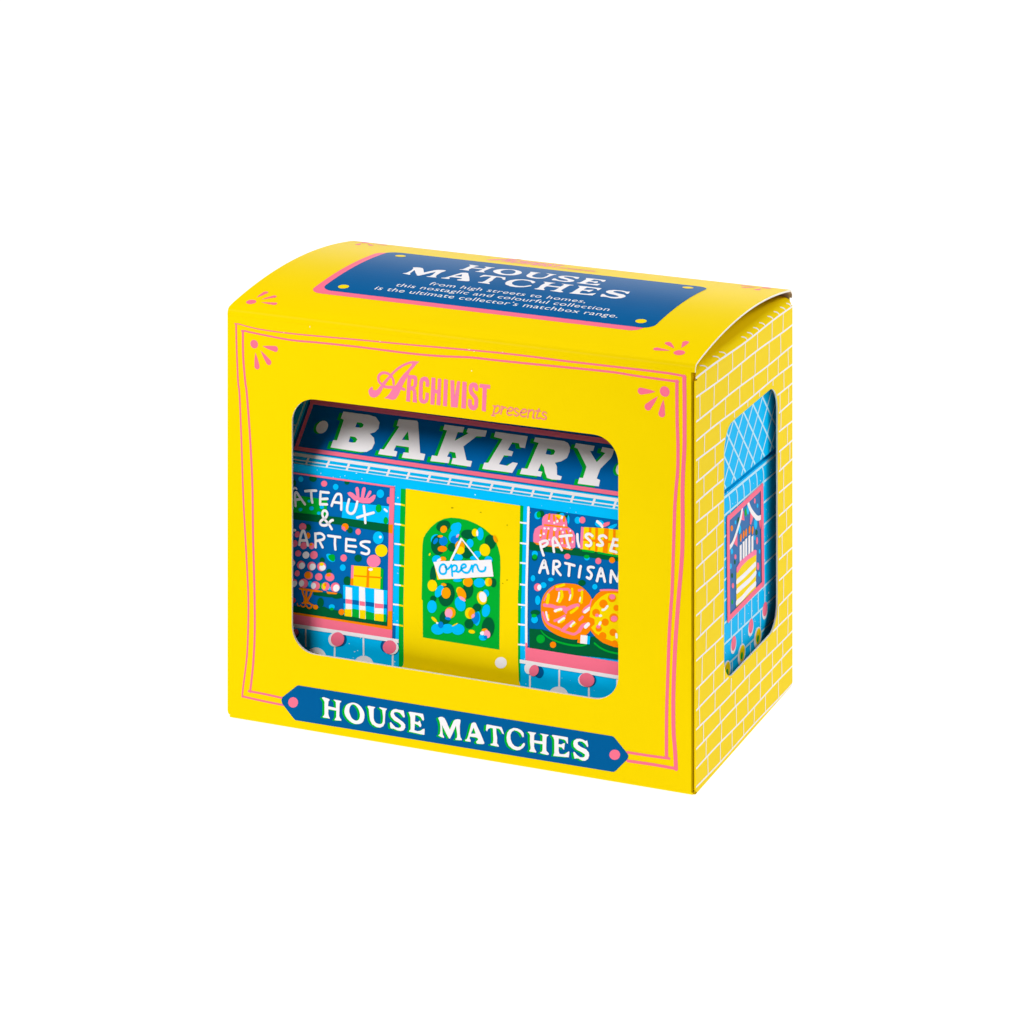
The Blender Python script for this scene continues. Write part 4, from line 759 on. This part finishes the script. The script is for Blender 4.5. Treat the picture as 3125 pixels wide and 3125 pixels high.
# round pizza-like tart at the window edge
tt = poly('tart', wall, ORG, 5.6, rw, wp('P2', (1330, 400), (1420, 280), (1530, 195), (1700, 190), (1900, 200), (2150, 280), (2300, 480), (2350, 760), (2280, 1040), (2120, 1240), (1900, 1330), (1760, 1310), (1550, 1230), (1420, 1130), (1310, 1000), (1300, 900), (1385, 820), (1370, 760), (1290, 700), (1290, 560)))
pen('tart', wall, LPK, 5.75, rw, [wp('P2', (1500, 196), (1650, 190), (1850, 200))], zp * 30)
poly('tart', wall, OYL, 5.9, rw, wp('P2', (1310, 560), (1400, 430), (1520, 320), (1640, 255), (1800, 250), (2000, 300), (2180, 480), (2230, 740), (2150, 1010), (2000, 1180), (1850, 1250), (1700, 1190), (1540, 1120), (1400, 1040), (1315, 930), (1390, 860), (1380, 760), (1285, 720)))
for i, (x, y, r, m) in enumerate([(1560, 465, 82, ORG), (1730, 350, 80, ORG), (1415, 640, 76, ORG), (1595, 825, 72, ORG), (1765, 740, 88, ORG), (1468, 950, 62, ORG), (1750, 1025, 72, ORG), (1545, 1095, 75, ORG), (1815, 545, 60, ORG), (1980, 620, 80, ORG), (1950, 900, 80, ORG), (1780, 1240, 60, ORG)]):
    dot('topping', wall, m, 6.2, rw, 'P2', x, y, r, r * 1.02)
for x, y, r in ((1735, 325, 56), (1770, 755, 62), (1462, 910, 40), (1435, 690, 36)): dot('topping', wall, LPK, 6.5, rw, 'P2', x, y, r, r * .9)
for l in ([(1545, 585), (1590, 570), (1640, 510)], [(1490, 700), (1515, 695)], [(1505, 830), (1480, 870)], [(1815, 1060), (1820, 1120)]): pen('topping', wall, WHT, 6.7, rw, [wp('P2', *l)], zp * 42)
poly('price_card', wall, ORG, 5.2, rw, wp('P2', (1060, 1150), (1115, 1090), (1115, 1240), (1045, 1225)))
poly('price_card', wall, SKP, 6.8, rw, wp('P2', (1230, 1090), (1305, 1100), (1290, 1260), (1225, 1255))); poly('price_card', wall, WHT, 6.95, rw, wp('P2', (1115, 1075), (1250, 1085), (1235, 1255), (1105, 1240)))
pen('plate_line', wall, GRN, 4.2, rw, [wp('P2', (330, 985), (400, 1070), (550, 1165), (760, 1240), (960, 1280), (1130, 1285), (1230, 1268))], [zp * k for k in (16, 26, 32, 36, 38, 36, 20)])
pen('plate_line', wall, GRN, 4.2, rw, [wp('P2', (1385, 1240), (1500, 1330), (1650, 1400), (1830, 1440), (2100, 1480))], zp * 34)
# base course with lamps
bc1 = pen('base_course', wall, WHT, 6.9, box, [wp('A7', (560, 315), (750, 345), (1300, 428), (1795, 503))], .0092, caps=False, smooth=False)
bc2 = pen('base_course', wall, WHT, 6.9, box, [wp('A8', (1085, 698), (1932, 838), (2350, 905))], .0088, caps=False, smooth=False)
for reg, x0, y0, x1, y1, par in (('A7', 880, 375, 880, 560, bc1), ('A7', 1165, 545, 1163, 665, bc1), ('A7', 1447, 465, 1448, 650, bc1), ('A7', 1735, 620, 1733, 760, bc1), ('A8', 1183, 840, 1183, 965, bc2), ('A8', 1472, 775, 1470, 950, bc2), ('A8', 1762, 945, 1762, 1060, bc2), ('A8', 2040, 880, 2040, 1060, bc2)):
    pen('brick_line', wall, WHT, 1.2, par, [wp(reg, (x0, y0), (x1, y1))], .0045, caps=False, smooth=False)
for reg, x, y, rx, ry, wx, wy, nx, ny in (('A7', 1195, 482, 66, 70, -24, 5, 22, 5), ('A7', 1707, 560, 66, 68, 22, 6, -28, -8), ('A8', 1225, 790, 46, 58, -48, -22, 48, 20), ('A8', 1745, 882, 76, 68, -10, 0, 14, 6), ('A7', 780, 420, 30, 40, -16, 0, 10, 6)):
    par = bc1 if reg == 'A7' else bc2
    dot('printed_lamp', wall, BLU, 1.4, par, reg, x + nx, y + ny, rx, ry); dot('printed_lamp', wall, WHT, 7.3, par, reg, x + wx, y + wy, rx * 1.0, ry * 1.0)
    dot('printed_lamp', wall, PNK, 7.7, par, reg, x, y, rx, ry, .4)
for reg, x, y, par in (('A7', 980, 662, bc1), ('A7', 1448, 742, bc1), ('A8', 1462, 1045, bc2), ('A8', 2010, 1120, bc2)):
    dot('printed_lamp', wall, WHT, 1.8, par, reg, x, y, 100, 96); dot('printed_lamp', wall, ink('olive_ink', '#B8A81A'), 2.1, par, reg, x, y + 10, 58, 52)
poly('base_course', wall, PAL, 2.4, bc1, wp('A7', (400, 560), (900, 612), (1075, 648), (1300, 684), (1795, 768), (1795, 1000), (400, 800)))
poly('base_course', wall, PAL, 2.4, bc2, wp('A8', (1110, 962), (1380, 997), (1560, 1024), (1932, 1082), (2350, 1140), (2350, 1400), (1110, 1200)))

# --- end wall prints
def tp_(*c): return P(tray, *c)
zs = .0052
wy0, wy1, wz0, wz1 = 0, 0, 0, 0
q = tp_('G1', (110, 1010), (680, 470), 'G2', (165, 880), (715, 315))
ew = poly('end_window', tray, SLT, 2, box, [q[0], q[1], q[3], q[2]], label='framed print of a cake with candles')
pen('window_frame', tray, PNK, 7.0, ew, [[q[0], q[1]]], .0145, smooth=False); pen('window_frame', tray, PNK, 7.2, ew, [[q[1], q[3]]], .019, smooth=False)
pen('window_frame', tray, PNK, 7.4, ew, [[q[3], q[2]]], .0145, smooth=False); pen('window_frame', tray, PNK, 7.6, ew, [[q[2], q[0]]], .019, smooth=False)
K = 0
for mat, reg, x, y, rx, ry in [(SKP, 'G1', 240, 1070, 14, 34), (ORG, 'G1', 180, 1170, 20, 50), (SKP, 'G1', 180, 1560, 20, 50), (PNK, 'G1', 240, 1650, 18, 42), (DGR, 'G1', 230, 1740, 16, 42), (SKP, 'G1', 155, 1810, 16, 48), (PNK, 'G1', 566, 708, 14, 46), (SKP, 'G1', 612, 790, 14, 38), (GRN, 'G1', 415, 900, 20, 68), (SKP, 'G1', 450, 850, 22, 90),
        (SKP, 'G1', 580, 1090, 28, 95), (DGR, 'G1', 595, 1240, 20, 48), (PNK, 'G1', 604, 1380, 16, 62), (SKP, 'G1', 565, 1330, 12, 42), (SKP, 'G1', 645, 1560, 14, 40), (PNK, 'G1', 618, 1810, 20, 65), (SKP, 'G1', 312, 1190, 22, 80), (DGR, 'G1', 290, 1040, 18, 60), (PNK, 'G2', 238, 350, 18, 44), (GRN, 'G2', 228, 610, 14, 40), (SKP, 'G2', 655, 165, 14, 44), (SKP, 'G2', 205, 40, 14, 45), (DGR, 'G2', 225, 190, 16, 40)]:
    K += 1; dot('printed_spot', tray, mat, 2.5 + .05 * K, ew, reg, x, y, rx, ry)
for pts in ([(345, 850), (375, 880), (390, 1040), (335, 1030)], [(490, 890), (545, 960), (500, 1110), (480, 1100)], [(625, 1000), (690, 1010), (655, 1190)], [(270, 1260), (270, 1480), (215, 1430), (225, 1380)]):
    poly('bunting_flag', tray, PNK, 4.2, ew, tp_('G1', *pts))
pen('bunting_string', tray, WHT, 4.6, ew, [tp_('G1', (350, 850), (325, 1000), (260, 1230), (190, 1420), (130, 1505))], .012)
pen('bunting_string', tray, WHT, 4.6, ew, [tp_('G1', (450, 740), (490, 850), (545, 935), (610, 1000), (680, 975))], .012)
for x, y0, y1 in ((325, 1450, 1720), (375, 1390, 1680), (418, 1345, 1640), (470, 1290, 1600), (522, 1300, 1580)):
    pen('candle', tray, WHT, 4.8, ew, [tp_('G1', (x, y0), (x, y1))], .014, caps=False, smooth=False)
for x, y in ((328, 1330), (374, 1275), (415, 1245), (474, 1195), (526, 1205)): dot('flame', tray, ORG, 5.0, ew, 'G1', x, y, 15, 70, .05)
poly('cake', tray, OYL, 5.2, ew, tp_('G1', (255, 1850), (330, 1720), (590, 1540), 'G2', (600, 390), (290, 690), (290, 180)))
poly('cake', tray, LPK, 5.5, ew, tp_('G1', (250, 1900), (255, 1830), (320, 1720), (420, 1640), (560, 1530), (592, 1540), (590, 1610), (450, 1700), (340, 1810), (270, 1930)))
for l in ([(590, 10), (500, 100), (400, 200), (300, 285)], [(595, 150), (500, 260), (400, 350), (300, 440)], [(592, 320), (480, 430), (380, 550), (295, 620)]): pen('icing_line', tray, WHT, 5.8, ew, [tp_('G2', *l)], .013)
# brick courses
tl = [avg(tray, 'G1', (120, 620), (500, 270)), avg(tray, 'G1', (760, 360), (800, 320)), avg(tray, 'G1', (760, 710), (810, 660)), avg(tray, 'G1', (760, 1080), (810, 1030)), avg(tray, 'G1', (760, 1415), (810, 1365)), avg(tray, 'G1', (760, 1750), (820, 1690)),
      avg(tray, 'G2', (110, 985), (500, 590), (800, 265)), avg(tray, 'G2', (120, 1310), (420, 1000), (800, 580)), avg(tray, 'G2', (250, 1560), (480, 1300), (750, 1000))]
for i, v in enumerate(tl):
    pen('brick_line', tray, PAL, 1.2, te, [[(.01, v), (DM - .01, v)]], .0052 if i else .0062, caps=False, smooth=False)
yy = [p[0] for p in tp_('G1', (150, 700), (275, 600), (385, 500), (490, 380), (605, 260), (715, 200))]
for y in yy + [yy[0] - (yy[1] - yy[0])]: pen('brick_line', tray, PAL, 1.5, te, [[(y - .010, tl[0]), (y, tl[0] - .02), (y + .002, tl[1] - .01)]], .0055, caps=False)
yb = [p[0] for p in tp_('G2', (215, 960), (325, 850), (430, 740), (540, 620), (645, 520), (750, 420))]
for y in yb: pen('brick_line', tray, PAL, 1.5, te, [[(y, tl[6]), (y, tl[7])]], .0055, caps=False, smooth=False)
yb = [p[0] for p in tp_('G2', (385, 1150), (680, 800), (230, 1450), (520, 1180))]
for y, a, b2 in ((yb[0], tl[7], tl[8]), (yb[1], tl[7], tl[8]), (yb[2], tl[8], .10), (yb[3], tl[8], .10)): pen('brick_line', tray, PAL, 1.5, te, [[(y, a), (y, b2)]], .0055, caps=False, smooth=False)
for reg, x, y in (('G2', 252, 1270), ('G2', 528, 995), ('G2', 752, 725)):
    c = tray.uv(reg, x, y)
    poly('printed_lamp', tray, WHT, 2.2, te, oval((c[0] - .001, c[1] - .005), .0195, .0195)); poly('printed_lamp', tray, PNK, 2.6, te, oval(c, .0165, .0175))
for reg, x, y in (('G2', 378, 1450), ('G2', 635, 1180), ('G2', 142, 1720)):
    c = tray.uv(reg, x, y)
    poly('printed_lamp', tray, WHT, 2.2, te, oval(c, .027, .0255)); poly('printed_lamp', tray, OYL, 2.6, te, oval((c[0] + .004, c[1] + .002), .0195, .0195)); poly('printed_lamp', tray, GRN, 3.0, te, oval((c[0] + .001, c[1] - .003), .0085, .009))
# gable lattice
def clipg(a, b2, n=300):
    out = []
    for k in range(n + 1):
        y = a[0] + (b2[0] - a[0]) * k / n; z = a[1] + (b2[1] - a[1]) * k / n
        lim = ZC + y / KR
        if SLIT1 + .001 < z < min(ZR, lim) and .004 < y < DM - .004: out.append((y, z))
    return out
ga = P(gable, 'A6', (1300, 360), (1240, 525), (1345, 470), (1440, 405), (1375, 575), (1490, 230), (1530, 330))
stp = abs(P(gable, 'A6', (1300, 355))[0][0] - P(gable, 'A6', (1395, 290))[0][0])
for sgn in (1, -1):
    for k in range(-16, 24):
        c = ga[0][0] + k * stp
        m = sgn * stp / .068
        seg = clipg((c - m * .3, ga[0][1] - .3), (c + m * .3, ga[0][1] + .3))
        if len(seg) > 1: pen('lattice_line', gable, PAL, 1 if sgn > 0 else 1.4, ge, [[seg[0], seg[-1]]], .0058, caps=False, smooth=False)
